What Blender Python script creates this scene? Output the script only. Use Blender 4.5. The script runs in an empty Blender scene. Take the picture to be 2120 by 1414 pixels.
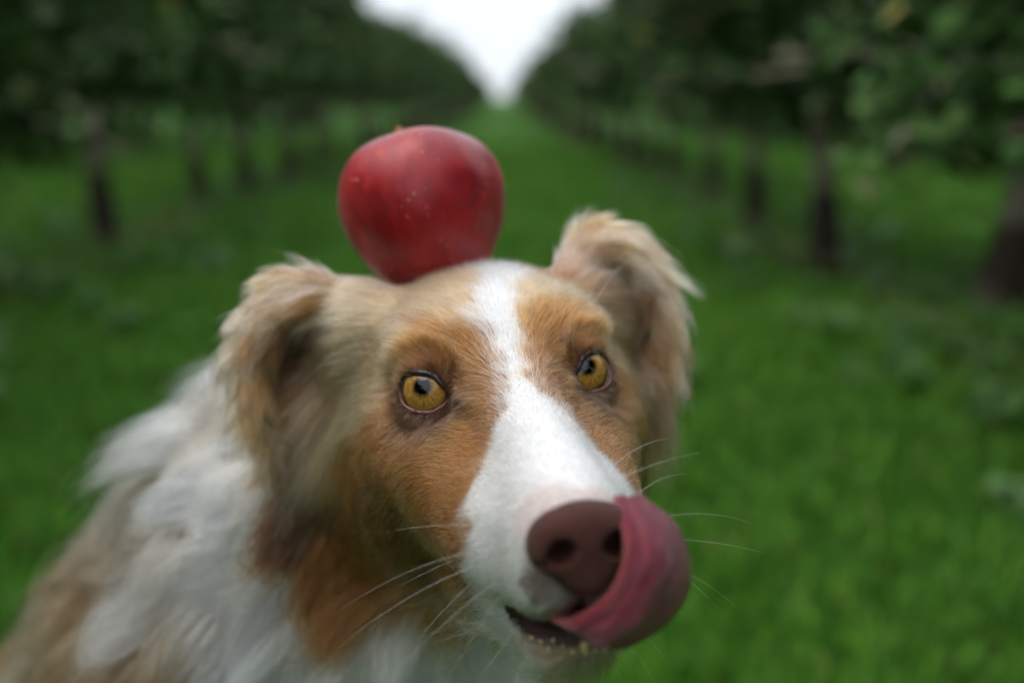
import bpy, bmesh, math, random
import numpy as np
from mathutils import Vector, Matrix

# ================================================================ camera, sky, sun, exposure
scene = bpy.context.scene
C = scene.collection
PITCH = math.radians(13.8); YAW = math.radians(0.4); CAM_H = 0.72
cam_data = bpy.data.cameras.new('camera'); cam = bpy.data.objects.new('camera', cam_data); C.objects.link(cam)
cam.location = (0, 0, CAM_H); cam.rotation_euler = (math.pi/2-PITCH, 0, -YAW)
cam_data.lens = 35; cam_data.sensor_width = 36; cam_data.clip_start = .02; cam_data.clip_end = 2000
cam_data.dof.use_dof = True; cam_data.dof.focus_distance = .334; cam_data.dof.aperture_fstop = 3.3; cam_data.dof.aperture_blades = 9
scene.camera = cam
SUN_EL, SUN_AZ = math.radians(68), math.radians(-100)    # azimuth from +Y, clockwise: high on the left behind the cloud
world = bpy.data.worlds.new('World'); scene.world = world; world.use_nodes = True
wn = world.node_tree.nodes; wl = world.node_tree.links; wn.clear()
sky = wn.new('ShaderNodeTexSky'); sky.sky_type = 'NISHITA'; sky.sun_disc = False
sky.sun_elevation = SUN_EL; sky.sun_rotation = SUN_AZ; sky.air_density = 1.0; sky.dust_density = 3.0
tc = wn.new('ShaderNodeTexCoord')
cl = wn.new('ShaderNodeTexNoise'); cl.inputs['Scale'].default_value = 1.6; cl.inputs['Detail'].default_value = 4
mp = wn.new('ShaderNodeMapping'); mp.inputs['Scale'].default_value = (1, 1, 2.5)
cr = wn.new('ShaderNodeValToRGB'); cr.color_ramp.elements[0].color = (6.9, 7.5, 8.3, 1); cr.color_ramp.elements[1].color = (8.0, 8.4, 8.9, 1)
cr.color_ramp.elements[0].position = .3; cr.color_ramp.elements[1].position = .7
mx = wn.new('ShaderNodeMix'); mx.data_type = 'RGBA'; mx.inputs['Factor'].default_value = .92   # closed cloud deck over the blue
bg = wn.new('ShaderNodeBackground'); bg.inputs['Strength'].default_value = .10
wo = wn.new('ShaderNodeOutputWorld')
wl.new(tc.outputs['Generated'], mp.inputs['Vector']); wl.new(mp.outputs['Vector'], cl.inputs['Vector']); wl.new(cl.outputs['Fac'], cr.inputs['Fac'])
# an overcast sky is brightest overhead: about (1 + 2 sin e) / 3 of the zenith
sz = wn.new('ShaderNodeSeparateXYZ'); wl.new(tc.outputs['Generated'], sz.inputs['Vector'])
zc = wn.new('ShaderNodeMath'); zc.operation = 'MAXIMUM'; zc.inputs[1].default_value = 0; wl.new(sz.outputs['Z'], zc.inputs[0])
zg = wn.new('ShaderNodeMath'); zg.operation = 'MULTIPLY_ADD'; zg.inputs[1].default_value = .9; zg.inputs[2].default_value = 1.0; wl.new(zc.outputs[0], zg.inputs[0])
cg = wn.new('ShaderNodeVectorMath'); cg.operation = 'SCALE'; wl.new(cr.outputs['Color'], cg.inputs[0]); wl.new(zg.outputs[0], cg.inputs['Scale'])
wl.new(sky.outputs['Color'], mx.inputs['A']); wl.new(cg.outputs['Vector'], mx.inputs['B'])
wl.new(mx.outputs['Result'], bg.inputs['Color']); wl.new(bg.outputs['Background'], wo.inputs['Surface'])
sd = bpy.data.lights.new('sun', 'SUN'); sd.energy = 1.0; sd.angle = math.radians(40); sd.color = (1, .94, .86)
sun = bpy.data.objects.new('sun', sd); C.objects.link(sun)
_sd = Vector((math.cos(SUN_EL)*math.sin(SUN_AZ), math.cos(SUN_EL)*math.cos(SUN_AZ), math.sin(SUN_EL)))
sun.rotation_euler = (-_sd).to_track_quat('-Z', 'Y').to_euler(); sun.location = _sd*20
scene.view_settings.view_transform = 'Standard'; scene.view_settings.look = 'None'
scene.view_settings.exposure = 0.36; scene.view_settings.gamma = 1.0; scene.view_settings.use_curve_mapping = False
scene.render.engine = 'CYCLES'
scene.cycles.max_bounces = 8; scene.cycles.diffuse_bounces = 2; scene.cycles.glossy_bounces = 6
scene.cycles.transmission_bounces = 6; scene.cycles.transparent_max_bounces = 8
scene.cycles_curves.shape = 'RIBBONS'; scene.cycles_curves.subdivisions = 2
scene.cycles.use_adaptive_sampling = True; scene.cycles.adaptive_threshold = .035; scene.cycles.adaptive_min_samples = 24
scene.render.film_transparent = False

# ================================================================ helpers
rng = np.random.default_rng(11); random.seed(11)
def mesh_obj(name, V, Fc, mat=None, parent=None, smooth=True):
    me = bpy.data.meshes.new(name)
    V = np.asarray(V, np.float32); 
    if isinstance(Fc, np.ndarray):
        n, k = Fc.shape
        me.vertices.add(len(V)); me.vertices.foreach_set('co', V.ravel())
        me.loops.add(n*k); me.loops.foreach_set('vertex_index', Fc.astype(np.int32).ravel())
        me.polygons.add(n); me.polygons.foreach_set('loop_start', np.arange(0, n*k, k, dtype=np.int32))
        me.update(calc_edges=True)
    else:
        me.from_pydata(V.tolist(), [], Fc)
    me.validate()
    if smooth: me.polygons.foreach_set('use_smooth', np.ones(len(me.polygons), bool))
    if mat: me.materials.append(mat)
    o = bpy.data.objects.new(name, me); C.objects.link(o)
    if parent: o.parent = parent
    return o
def tag(o, label=None, cat=None, group=None, kind=None):
    if label: o['label'] = label
    if cat: o['category'] = cat
    if group: o['group'] = group
    if kind: o['kind'] = kind
    return o
def empty(name, loc=(0, 0, 0)):
    o = bpy.data.objects.new(name, None); o.location = loc; o.empty_display_size = .05; C.objects.link(o); return o
class Mat:
    def __init__(s, name):
        s.m = bpy.data.materials.new(name); s.m.use_nodes = True; s.t = s.m.node_tree; s.n = s.t.nodes; s.l = s.t.links
        s.b = s.n['Principled BSDF']
    def node(s, t, **kw):
        nd = s.n.new(t)
        for k, v in kw.items():
            if k in nd.inputs.keys() if hasattr(nd.inputs, 'keys') else False: nd.inputs[k].default_value = v
            else: setattr(nd, k, v)
        return nd
    def link(s, a, b): s.l.new(a, b)
    def set(s, **kw):
        for k, v in kw.items(): s.b.inputs[k.replace('_', ' ')].default_value = v
        return s
    def ramp(s, src, stops):
        r = s.n.new('ShaderNodeValToRGB'); e = r.color_ramp.elements
        while len(e) < len(stops): e.new(.5)
        for i, (p, c) in enumerate(stops): e[i].position = p; e[i].color = tuple(c)+(1,)
        s.l.new(src, r.inputs['Fac']); return r.outputs['Color']
def srgb(r, g, b):
    f = lambda c: (c/255/12.92 if c <= 10 else ((c/255+.055)/1.055)**2.4); return (f(r), f(g), f(b))
def tube(pts, rad, seg=8, cap=True):
    pts = np.asarray(pts, float); n = len(pts); rad = np.broadcast_to(rad, n)
    T = np.gradient(pts, axis=0); T /= np.linalg.norm(T, axis=1)[:, None]+1e-12
    u = np.cross(T[0], (0, 0, 1)); u = u if np.linalg.norm(u) > .1 else np.cross(T[0], (1, 0, 0)); V = []
    for i in range(n):
        u = u-T[i]*(u@T[i]); u /= np.linalg.norm(u); w = np.cross(T[i], u)
        a = np.linspace(0, 2*math.pi, seg, endpoint=False)
        V.append(pts[i]+rad[i]*(np.cos(a)[:, None]*u+np.sin(a)[:, None]*w))
    Fc = [(i*seg+j, i*seg+(j+1) % seg, (i+1)*seg+(j+1) % seg, (i+1)*seg+j) for i in range(n-1) for j in range(seg)]
    if cap: Fc += [tuple(range(seg))[::-1], tuple(range((n-1)*seg, n*seg))]
    return np.concatenate(V), Fc
# ================================================================ ground, grass
def ground_material():
    m = Mat('orchard ground'); g = m.node('ShaderNodeNewGeometry'); n = m.node('ShaderNodeTexNoise'); n.inputs['Scale'].default_value = 1.3; n.inputs['Detail'].default_value = 6
    n2 = m.node('ShaderNodeTexNoise'); n2.inputs['Scale'].default_value = 28; n2.inputs['Detail'].default_value = 4
    m.link(g.outputs['Position'], n.inputs['Vector']); m.link(g.outputs['Position'], n2.inputs['Vector'])
    a = m.ramp(n.outputs['Fac'], [(.3, srgb(46, 78, 22)), (.55, srgb(58, 102, 28)), (.75, srgb(68, 106, 34))])
    b = m.ramp(n2.outputs['Fac'], [(.3, (.45, .45, .45)), (.7, (1.2, 1.2, 1.2))])
    mu = m.node('ShaderNodeMix', data_type='RGBA', blend_type='MULTIPLY'); mu.inputs['Factor'].default_value = 1
    m.link(a, mu.inputs['A']); m.link(b, mu.inputs['B'])
    # bare, weed-killed earth in a band along each row of trunks
    sp = m.node('ShaderNodeSeparateXYZ'); m.link(g.outputs['Position'], sp.inputs['Vector']); fac = None
    for xr in (ROW_L, ROW_R):
        s = m.node('ShaderNodeMath', operation='SUBTRACT'); s.inputs[1].default_value = xr; m.link(sp.outputs['X'], s.inputs[0])
        ab = m.node('ShaderNodeMath', operation='ABSOLUTE'); m.link(s.outputs[0], ab.inputs[0])
        ad = m.node('ShaderNodeMath', operation='MULTIPLY_ADD'); ad.inputs[1].default_value = .7; m.link(n.outputs['Fac'], ad.inputs[0]); m.link(ab.outputs[0], ad.inputs[2])
        r = m.ramp(ad.outputs[0], [(.50, (.75, .75, .75)), (.66, (0, 0, 0))])
        if fac is None: fac = r
        else:
            mxx = m.node('ShaderNodeMix', data_type='RGBA', blend_type='ADD'); mxx.inputs['Factor'].default_value = 1; m.link(fac, mxx.inputs['A']); m.link(r, mxx.inputs['B']); fac = mxx.outputs['Result']
    so = m.node('ShaderNodeMix', data_type='RGBA'); m.link(fac, so.inputs['Factor']); m.link(mu.outputs['Result'], so.inputs['A']); so.inputs['B'].default_value = srgb(84, 70, 48)+(1,)
    m.link(so.outputs['Result'], m.b.inputs['Base Color']); m.set(Roughness=.95, Specular_IOR_Level=.08)
    return m.m
ROW_L, ROW_R = -1.95, 1.42
gv = [(-300, -100, 0), (300, -100, 0), (300, 900, 0), (-300, 900, 0)]
ground = mesh_obj('ground', gv, [(0, 1, 2, 3)], ground_material(), smooth=False); tag(ground, kind='structure')
def grass_material():
    m = Mat('grass blade'); a = m.node('ShaderNodeAttribute', attribute_name='tint'); m.link(a.outputs['Color'], m.b.inputs['Base Color']); m.set(Roughness=.55, Specular_IOR_Level=.3)
    return m.m
NB = 250000
yb = -1.2+17.4*rng.random(NB)**1.6; xb = (rng.random(NB)*2-1)**3*1.5+(rng.random(NB)*2-1)*(.55*np.maximum(yb, 0)+1.6)
thin = np.exp(-((xb-ROW_R)/.28)**2)+np.exp(-((xb-ROW_L)/.28)**2); k_ = rng.random(NB) > thin*.8; xb, yb, thin = xb[k_], yb[k_], thin[k_]; NB = len(xb)
pat = np.sin(xb*2.1+1.3*np.sin(yb*1.7))+np.sin(yb*2.3+xb*1.1)+np.sin(xb*5.3-yb*3.1)*.6
hgt = (.032+.024*rng.random(NB)+.008*pat)*(1+.35*(thin > .4)); wd = (.0026+.0007*np.maximum(yb, 0))*rng.uniform(.7, 1.4, NB)
an = rng.uniform(0, 6.28, NB); ln = rng.uniform(.1, .7, NB)*hgt; la = rng.uniform(0, 6.28, NB)
dx, dy = np.cos(an)*wd, np.sin(an)*wd; lx, ly = np.cos(la)*ln, np.sin(la)*ln; z0 = np.zeros(NB)
B = np.stack([np.stack([xb-dx, yb-dy, z0], 1), np.stack([xb+dx, yb+dy, z0], 1), np.stack([xb+dx*.8+lx*.35, yb+dy*.8+ly*.35, hgt*.6], 1), np.stack([xb-dx*.8+lx*.35, yb-dy*.8+ly*.35, hgt*.6], 1), np.stack([xb+lx, yb+ly, hgt], 1)], 1)
i5 = np.arange(NB)[:, None]*5; gf = np.concatenate([i5+[0, 1, 2], i5+[0, 2, 3], i5+[3, 2, 4]])
grass = mesh_obj('grass', B.reshape(-1, 3), gf, grass_material(), smooth=False); tag(grass, 'mown green grass of the lane between the trees', 'grass', kind='stuff')
c1, c2, c3 = np.array(srgb(82, 134, 36)), np.array(srgb(106, 154, 48)), np.array(srgb(62, 106, 32)); w = np.clip(.5+.22*pat+rng.normal(size=NB)*.25, 0, 1)[:, None]
gc = c3*(1-w)+c1*w; r_ = (rng.random(NB) < .22)[:, None]; gc = np.where(r_, c2, gc); gc = np.where((rng.random(NB) < .03)[:, None], np.array(srgb(120, 116, 60)), gc)
ga = grass.data.color_attributes.new('tint', 'FLOAT_COLOR', 'POINT')
ga.data.foreach_set('color', np.repeat(np.concatenate([gc, np.ones((NB, 1))], 1), 5, 0).astype(np.float32).ravel())
# broad-leaved weeds at the feet of the trees
NWD = 280; wv, wf = [], []
for i in range(NWD):
    sidex = ROW_R if i % 2 else ROW_L; bx, by = sidex+random.gauss(0, .35), 1.6+random.random()**1.5*9
    for j in range(random.randint(5, 9)):
        a = random.uniform(0, 6.28); l = random.uniform(.04, .10); wdt = l*random.uniform(.25, .4); h = random.uniform(.03, .10)
        ux, uy = math.cos(a), math.sin(a); b0 = len(wv)
        wv += [(bx, by, .005), (bx+ux*l*.5-uy*wdt, by+uy*l*.5+ux*wdt, h), (bx+ux*l, by+uy*l, h*.8), (bx+ux*l*.5+uy*wdt, by+uy*l*.5-ux*wdt, h)]; wf += [(b0, b0+1, b0+2, b0+3)]
m = Mat('weed leaf'); oi = m.node('ShaderNodeTexNoise'); oi.inputs['Scale'].default_value = 9; ge = m.node('ShaderNodeNewGeometry'); m.link(ge.outputs['Position'], oi.inputs['Vector'])
m.link(m.ramp(oi.outputs['Fac'], [(.3, srgb(54, 96, 34)), (.6, srgb(80, 118, 52)), (.8, srgb(100, 124, 56))]), m.b.inputs['Base Color']); m.set(Roughness=.5)
tag(mesh_obj('weeds', wv, wf, m.m, smooth=False), 'broad leaved weeds growing at the feet of the trees', 'weeds', kind='stuff')

# ================================================================ orchard rows
def bark_material():
    m = Mat('apple tree bark'); tc = m.node('ShaderNodeTexCoord'); mp = m.node('ShaderNodeMapping'); mp.inputs['Scale'].default_value = (14, 14, 3)
    n = m.node('ShaderNodeTexNoise'); n.inputs['Scale'].default_value = 1.5; n.inputs['Detail'].default_value = 7; m.link(tc.outputs['Object'], mp.inputs['Vector']); m.link(mp.outputs['Vector'], n.inputs['Vector'])
    m.link(m.ramp(n.outputs['Fac'], [(.3, srgb(74, 66, 54)), (.5, srgb(124, 114, 98)), (.7, srgb(158, 148, 130))]), m.b.inputs['Base Color'])
    bp = m.node('ShaderNodeBump'); bp.inputs['Strength'].default_value = .8; bp.inputs['Distance'].default_value = .01; m.link(n.outputs['Fac'], bp.inputs['Height']); m.link(bp.outputs['Normal'], m.b.inputs['Normal']); m.set(Roughness=.9); return m.m
def leaf_material():
    m = Mat('apple leaf'); a = m.node('ShaderNodeAttribute', attribute_name='tint'); oi = m.node('ShaderNodeObjectInfo')
    h = m.node('ShaderNodeHueSaturation'); mr = m.node('ShaderNodeMapRange'); mr.inputs['To Min'].default_value = .7; mr.inputs['To Max'].default_value = 1.1
    m.link(oi.outputs['Random'], mr.inputs['Value']); m.link(mr.outputs['Result'], h.inputs['Value']); m.link(a.outputs['Color'], h.inputs['Color'])
    m.link(h.outputs['Color'], m.b.inputs['Base Color']); m.set(Roughness=.65, Specular_IOR_Level=.12); return m.m
bark, leafm = bark_material(), leaf_material()
guard_m = Mat('trunk foot bark'); gn = guard_m.node('ShaderNodeTexNoise'); gn.inputs['Scale'].default_value = 22; gn.inputs['Detail'].default_value = 6
guard_m.link(guard_m.ramp(gn.outputs['Fac'], [(.35, srgb(38, 34, 28)), (.7, srgb(78, 70, 58))]), guard_m.b.inputs['Base Color']); guard_m.set(Roughness=.95, Specular_IOR_Level=.08)
def tree_meshes(seed, lean, girth=1.0):
    r = np.random.default_rng(seed); V, Fc = [], []
    def add(p, rad, seg=8):
        v, f = tube(p, rad, seg); o = sum(len(x) for x in V); V.append(v); Fc.extend([tuple(i+o for i in g) for g in f])
    H = 1.9; t = np.linspace(0, 1, 12)
    tr = np.stack([lean[0]*t*.5+.03*np.sin(t*5+seed), lean[1]*t*.5+.03*np.cos(t*4), H*t], 1); rad = girth*(.055*(1-t*.8)+.022*np.exp(-t*14))
    add(tr, rad, 10); tips = []
    for b in range(11):
        s = .36+.6*b/11; i = s*11; p0 = np.array([np.interp(i, range(12), tr[:, k]) for k in range(3)]); a = b*2.4+r.uniform(-.4, .4)
        L = (.95-.55*(s-.36)/.6)*r.uniform(.8, 1.1); q = np.linspace(0, 1, 7)[:, None]
        dr = np.array([math.cos(a), math.sin(a), r.uniform(.1, .55)]); P = p0+dr*L*q+np.array([0, 0, -.12 if b < 6 else .1])*L*q**2+r.normal(size=(7, 3))*.02*q
        add(P, .022*(1-q[:, 0]*.8)*(1.2-s*.5), 6); tips.append(P)
        for c in range(3):
            k = r.integers(2, 6); a2 = a+r.uniform(-1.2, 1.2); P2 = P[k]+np.array([math.cos(a2), math.sin(a2), r.uniform(-.5, .4)])*np.linspace(0, .38, 5)[:, None]; add(P2, .008, 4); tips.append(P2)
    trunk = (np.concatenate(V), Fc)
    # leaves gathered along the twigs in clumps
    N = 5200; src = np.concatenate(tips); ci = src[r.integers(0, len(src), 170)]+r.normal(size=(170, 3))*.08; sz = r.uniform(.10, .24, 170)
    j = r.integers(0, 170, N); d = r.normal(size=(N, 3)); d /= np.linalg.norm(d, axis=1)[:, None]; P = ci[j]+d*(sz[j]*r.random(N)**.4)[:, None]*np.array([1, 1, .85])
    P = P[P[:, 2] > .62+.12*np.sin(P[:, 0]*7+seed)+.08*r.random(len(P))]; P = P[np.hypot(P[:, 0], P[:, 1]) < .98]; N = len(P)
    n = r.normal(size=(N, 3))+np.array([0, 0, .9]); n /= np.linalg.norm(n, axis=1)[:, None]; u = np.cross(n, r.normal(size=(N, 3))); u /= np.linalg.norm(u, axis=1)[:, None]; w = np.cross(n, u)
    l = r.uniform(.035, .055, N)[:, None]; b = l*r.uniform(.5, .65, N)[:, None]
    Lv = np.stack([P-u*l, P+w*b-u*l*.1-n*l*.15, P+u*l-n*l*.3, P-w*b-u*l*.1-n*l*.15], 1).reshape(-1, 3); Lf = np.arange(N*4).reshape(N, 4)
    cols = np.array([srgb(46, 72, 32), srgb(60, 92, 40), srgb(78, 104, 54), srgb(96, 108, 68), srgb(130, 118, 44)]); ck = r.choice(5, N, p=[.42, .37, .16, .04, .01])
    return trunk, Lv, Lf, np.repeat(cols[ck]*np.exp(r.normal(size=(N, 1))*.15), 4, 0)
protos = []
for sd_, lean, gi_ in ((3, (.10, .02), 1.0), (8, (-.12, .05), 1.1), (15, (.03, -.1), .9), (21, (.62, -.05), 1.55)):
    tr, Lv, Lf, Lc = tree_meshes(sd_, lean, gi_)
    root = empty('apple_tree'); a = mesh_obj('trunk', tr[0], tr[1], bark, root); b = mesh_obj('crown', Lv, Lf, leafm, root, smooth=False)
    z = np.linspace(0, .42, 7); fv_, ff_ = tube(np.stack([lean[0]*z/1.9*.5+.03*np.sin(z/1.9*5+sd_), lean[1]*z/1.9*.5+.03*np.cos(z/1.9*4), z-.01], 1), gi_*np.array([.078, .070, .064, .066, .060, .054, .046]), 12); g_ = mesh_obj('trunk_foot', fv_, ff_, guard_m.m, root)
    la_ = b.data.color_attributes.new('tint', 'FLOAT_COLOR', 'POINT'); la_.data.foreach_set('color', np.concatenate([Lc, np.ones((len(Lc), 1))], 1).astype(np.float32).ravel())
    protos.append((root, (a, b, g_)))
used = set()
def plant(k, x, y, rot, s, label, group):
    root, parts = protos[k]
    if k not in used: used.add(k); r = root
    else:
        r = root.copy(); C.objects.link(r)
        for p in parts: c = p.copy(); C.objects.link(c); c.parent = r
    r.location = (x, y, 0); r.rotation_euler = (0, 0, rot); r.scale = s; tag(r, label, 'tree', group); return r
_st = mesh_obj('prop', *tube(np.array([(.10, -.12, -.02), (.22, -.10, .5), (.36, -.06, 1.0)]), [.034, .030, .028], 8), bark, protos[3][0]); protos[3] = (protos[3][0], protos[3][1]+(_st,))
ORD = ['first', 'second', 'third', 'fourth', 'fifth', 'sixth', 'seventh', 'eighth']
tr_rng = random.Random(5)
LROW = [3.45, 4.77, 6.50, 7.55, 8.87, 10.3]; RROW = [2.05, 3.30, 4.10, 5.45, 7.0, 8.6]
while LROW[-1] < 88: LROW.append(LROW[-1]+tr_rng.uniform(1.2, 1.6))
while RROW[-1] < 88: RROW.append(RROW[-1]+tr_rng.uniform(1.2, 1.6))
for row, xs, nm in ((LROW, ROW_L, 'left'), (RROW, ROW_R, 'right')):
    for i, y in enumerate(row):
        sc = tr_rng.uniform(.94, 1.22)*(1 if nm == 'left' else .96); x = xs+tr_rng.uniform(-.08, .08)
        if nm == 'right' and i in (1, 2): x = (0, 1.66, 1.30)[i]
        lab = f'{ORD[i]} apple tree from the camera in the {nm} row' if i < 8 else f'apple tree further down the {nm} row, blurred into its neighbours'
        big = nm == 'right' and i == 1
        plant(3 if big else (i*2+(nm == 'left')+i//5) % 3, x, y, 0 if big else tr_rng.uniform(0, 6.28), (sc*.92, sc*.92, sc*.85), lab, f'apple trees in the {nm} row')
for row_x, nm in ((ROW_L, 'left'), (ROW_R, 'right')):                     # the rows run on past the viewpoint
    for i in range(-2 if nm == 'left' else -1, 7):
        sc = tr_rng.uniform(1.0, 1.2); plant(tr_rng.randrange(3), row_x+tr_rng.uniform(-.1, .1), -1.4-1.4*i+(.6 if nm == 'left' else -.1), tr_rng.uniform(0, 6.28), (sc*.92, sc*.92, sc*.9), f'apple tree of the {nm} row standing level with or behind the viewpoint', f'apple trees in the {nm} row')
for xs, nm, y1 in ((-5.3, 'left', 30), (4.7, 'right', 30), (-8.7, 'left', 24), (8.0, 'right', 24)):
    y = .8 if y1 > 24 else 3.0
    while y < y1:
        sc = tr_rng.uniform(1.0, 1.25); plant(tr_rng.randrange(3), xs+tr_rng.uniform(-.1, .1), y, tr_rng.uniform(0, 6.28), (sc*1.1, sc*1.1, sc*.85), f'apple tree in the rows beyond the {nm} one, seen between its trunks', f'apple trees behind the {nm} row'); y += tr_rng.uniform(1.2, 1.6)
# ---------------------------------------------------------------- dog: implicit body surface (head frame, cm: x forward, y dog's left, z up)
HEAD_M = np.array([[0.18204346, 0.97886259, -0.09321056],
                   [0.10490996, -0.1135887, -0.98797343],
                   [-0.9776779, 0.17007539, -0.12337051]])      # head axes in lens axes (right, down, away)
HEAD_T = np.array([-0.094, 1.369, 35.803])
def head_to_world_cm(P):
    q = P @ HEAD_M.T + HEAD_T
    c, s = math.cos(PITCH), math.sin(PITCH)
    X, Yd, Z = q[..., 0], q[..., 1], q[..., 2]
    x, y, z = X, Z*c - Yd*s, -Yd*c - Z*s
    cy_, sy_ = math.cos(YAW), math.sin(YAW)
    return np.stack([x*cy_ + y*sy_, -x*sy_ + y*cy_, z + CAM_H*100], -1)
_o = head_to_world_cm(np.zeros((1, 3)))[0]
_A = np.stack([head_to_world_cm(np.eye(3)[i:i+1])[0] - _o for i in range(3)], 1)   # head->world rotation
def world_to_head(P): return (np.asarray(P, float) - _o) @ _A

F32 = np.float32
def ell(p, c, r, rot=None):
    q = p - np.asarray(c, F32)
    if rot is not None: q = q @ np.asarray(rot, F32)
    r = np.asarray(r, F32)
    a = np.sqrt(((q/r)**2).sum(-1)) + 1e-6; b = np.sqrt(((q/(r*r))**2).sum(-1)) + 1e-6
    return a*(a-1)/b
def cone(p, a, b, ra, rb, sc=(1, 1, 1)):
    sc = np.asarray(sc, F32); a = np.asarray(a, F32)/sc; b = np.asarray(b, F32)/sc; q = p/sc
    ab = b-a; t = np.clip(((q-a)@ab)/(ab@ab), 0, 1)
    return (np.sqrt(((q-a-t[..., None]*ab)**2).sum(-1)) - (ra+(rb-ra)*t))*float(sc.min()**.5)
def smin(a, b, k):
    h = np.clip(.5+.5*(b-a)/k, 0, 1); return b+(a-b)*h-k*h*(1-h)
def smax(a, b, k): return -smin(-a, -b, k)
def mir(p):
    q = p.copy(); q[..., 1] = np.abs(q[..., 1]); return q
def nrm(v): v = np.asarray(v, float); return v/np.linalg.norm(v)

EYE_R = 1.14
EYE_N = nrm((.86, .48, .16))                       # outward axis of the left eye (mirrored for the right)
EYE_C = np.array([0.24, 3.26, -0.05]) - 1.12*EYE_N
EYE_H = nrm(np.cross((0, -.10, 1), EYE_N)); EYE_H = EYE_H if EYE_H[1] > 0 else -EYE_H
EYE_V = np.cross(EYE_N, EYE_H); EYE_V = EYE_V if EYE_V[2] > 0 else -EYE_V
def lid_curve(n):
    """almond outline as (h, v) direction tangents, anticlockwise from the outer corner"""
    t = np.linspace(0, 2*math.pi, n, endpoint=False)
    u = .85*np.cos(t); s = np.sin(t)
    v = np.where(s > 0, .585*np.abs(s)**.75, -.565*np.abs(s)**.90) - .10*(-np.cos(t))*0
    u = np.where(np.cos(t) < 0, u*.90, u)         # the inner corner runs out towards the nose
    v = v*np.where(np.cos(t) < -.5, 1-(np.abs(np.cos(t))-.5)*.5, 1) - .10*np.clip(-np.cos(t), 0, 1)**2 + .05*np.clip(np.cos(t), 0, 1)
    return u, v
_lu, _lv = lid_curve(64); _k = np.arcsin(np.clip(np.hypot(_lu, _lv), 0, .98))/np.hypot(_lu, _lv); _lu, _lv = _lu*_k, _lv*_k   # as angles
def eye_open(q):
    d = q - EYE_C.astype(F32)
    r = np.sqrt((d**2).sum(-1)) + 1e-6
    a = (d@EYE_N.astype(F32))/r; b = (d@EYE_H.astype(F32))/r; c = (d@EYE_V.astype(F32))/r
    k = np.arccos(np.clip(a, -.99, .9999))/np.sqrt(np.maximum(1-a*a, 1e-6)); b, c = b*k, c*k
    # signed distance to the almond polygon in direction space
    best = np.full(b.shape, 9., F32); inside = np.zeros(b.shape, bool)
    for i in range(64):
        x0, y0, x1, y1 = _lu[i-1], _lv[i-1], _lu[i], _lv[i]
        ex, ey = x1-x0, y1-y0
        t = np.clip(((b-x0)*ex+(c-y0)*ey)/(ex*ex+ey*ey+1e-9), 0, 1)
        best = np.minimum(best, (b-x0-t*ex)**2+(c-y0-t*ey)**2)
        cr = ((y0 > c) != (y1 > c)) & (b < ex*(c-y0)/(ey if abs(ey) > 1e-9 else 1e-9)+x0)
        inside ^= cr
    s = np.sqrt(best)*np.where(inside, -1, 1)*r
    return np.where(a > 0, s, 5.).astype(F32)

# ears: thick curved sheets, control points base -> tip (rows), front edge -> back edge (columns); dog's right then left
def bez_grid(C, n, m):
    C = np.asarray(C, float)
    def cr(A, k):                                   # Catmull-Rom along axis 0
        A = np.concatenate([2*A[:1]-A[1:2], A, 2*A[-1:]-A[-2:-1]]); N = len(A)-3
        t = np.linspace(0, N-1e-6, k); i = t.astype(int); f = (t-i).reshape((-1,)+(1,)*(A.ndim-1))
        p0, p1, p2, p3 = A[i], A[i+1], A[i+2], A[i+3]
        return .5*(2*p1+(p2-p0)*f+(2*p0-5*p1+4*p2-p3)*f**2+(3*p1-p0-3*p2+p3)*f**3)
    return np.swapaxes(cr(np.swapaxes(cr(C, n), 0, 1), m), 0, 1)
EAR_R = [[(-5.8,-4.9,2.2),(-6.9,-5.0,3.1),(-8.4,-5.2,1.6),(-7.2,-5.2,-.8)],
         [(-6.3,-6.4,2.9),(-7.5,-6.8,3.9),(-9.2,-6.8,1.8),(-7.8,-6.5,-1.0)],
         [(-6.9,-8.1,2.7),(-7.9,-8.6,3.5),(-9.5,-8.2,1.3),(-8.0,-7.7,-1.4)],
         [(-7.1,-9.3,1.0),(-8.0,-9.9,1.5),(-9.2,-9.2,.0),(-8.0,-8.6,-1.9)],
         [(-7.0,-9.7,-1.2),(-7.6,-10.1,-1.0),(-8.2,-9.7,-1.6),(-7.8,-9.2,-2.5)]]
EAR_L = [[(-5.6,4.0,2.9),(-6.8,4.2,3.7),(-8.4,4.8,2.0),(-7.2,5.0,-.6)],
         [(-6.0,5.0,4.0),(-7.2,5.2,4.7),(-8.8,5.8,2.4),(-7.2,5.9,-.6)],
         [(-6.0,6.5,3.6),(-7.0,6.8,4.1),(-8.6,7.1,1.7),(-7.0,6.5,-1.0)],
         [(-5.8,7.6,1.5),(-6.8,8.1,1.7),(-8.0,7.8,.0),(-6.6,7.0,-2.1)],
         [(-5.6,7.8,-1.1),(-6.2,8.2,-1.1),(-7.0,7.8,-1.8),(-6.4,7.3,-2.9)]]
EARS = [bez_grid(EAR_R, 38, 32), bez_grid(EAR_L, 38, 32)]
EAR_PTS = [e.reshape(-1, 3).astype(F32) for e in EARS]
def ear_d(p, pts, th=.38):
    out = np.full(p.shape[0], 9., F32)
    lo, hi = pts.min(0)-2, pts.max(0)+2
    m = np.all((p > lo) & (p < hi), 1); idx = np.nonzero(m)[0]
    for k in range(0, len(idx), 20000):
        s = idx[k:k+20000]; a = p[s]
        d2 = (a*a).sum(1)[:, None]+(pts*pts).sum(1)[None]-2*a@pts.T
        out[s] = np.sqrt(np.maximum(d2.min(1), 0))-th
    return out

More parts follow.
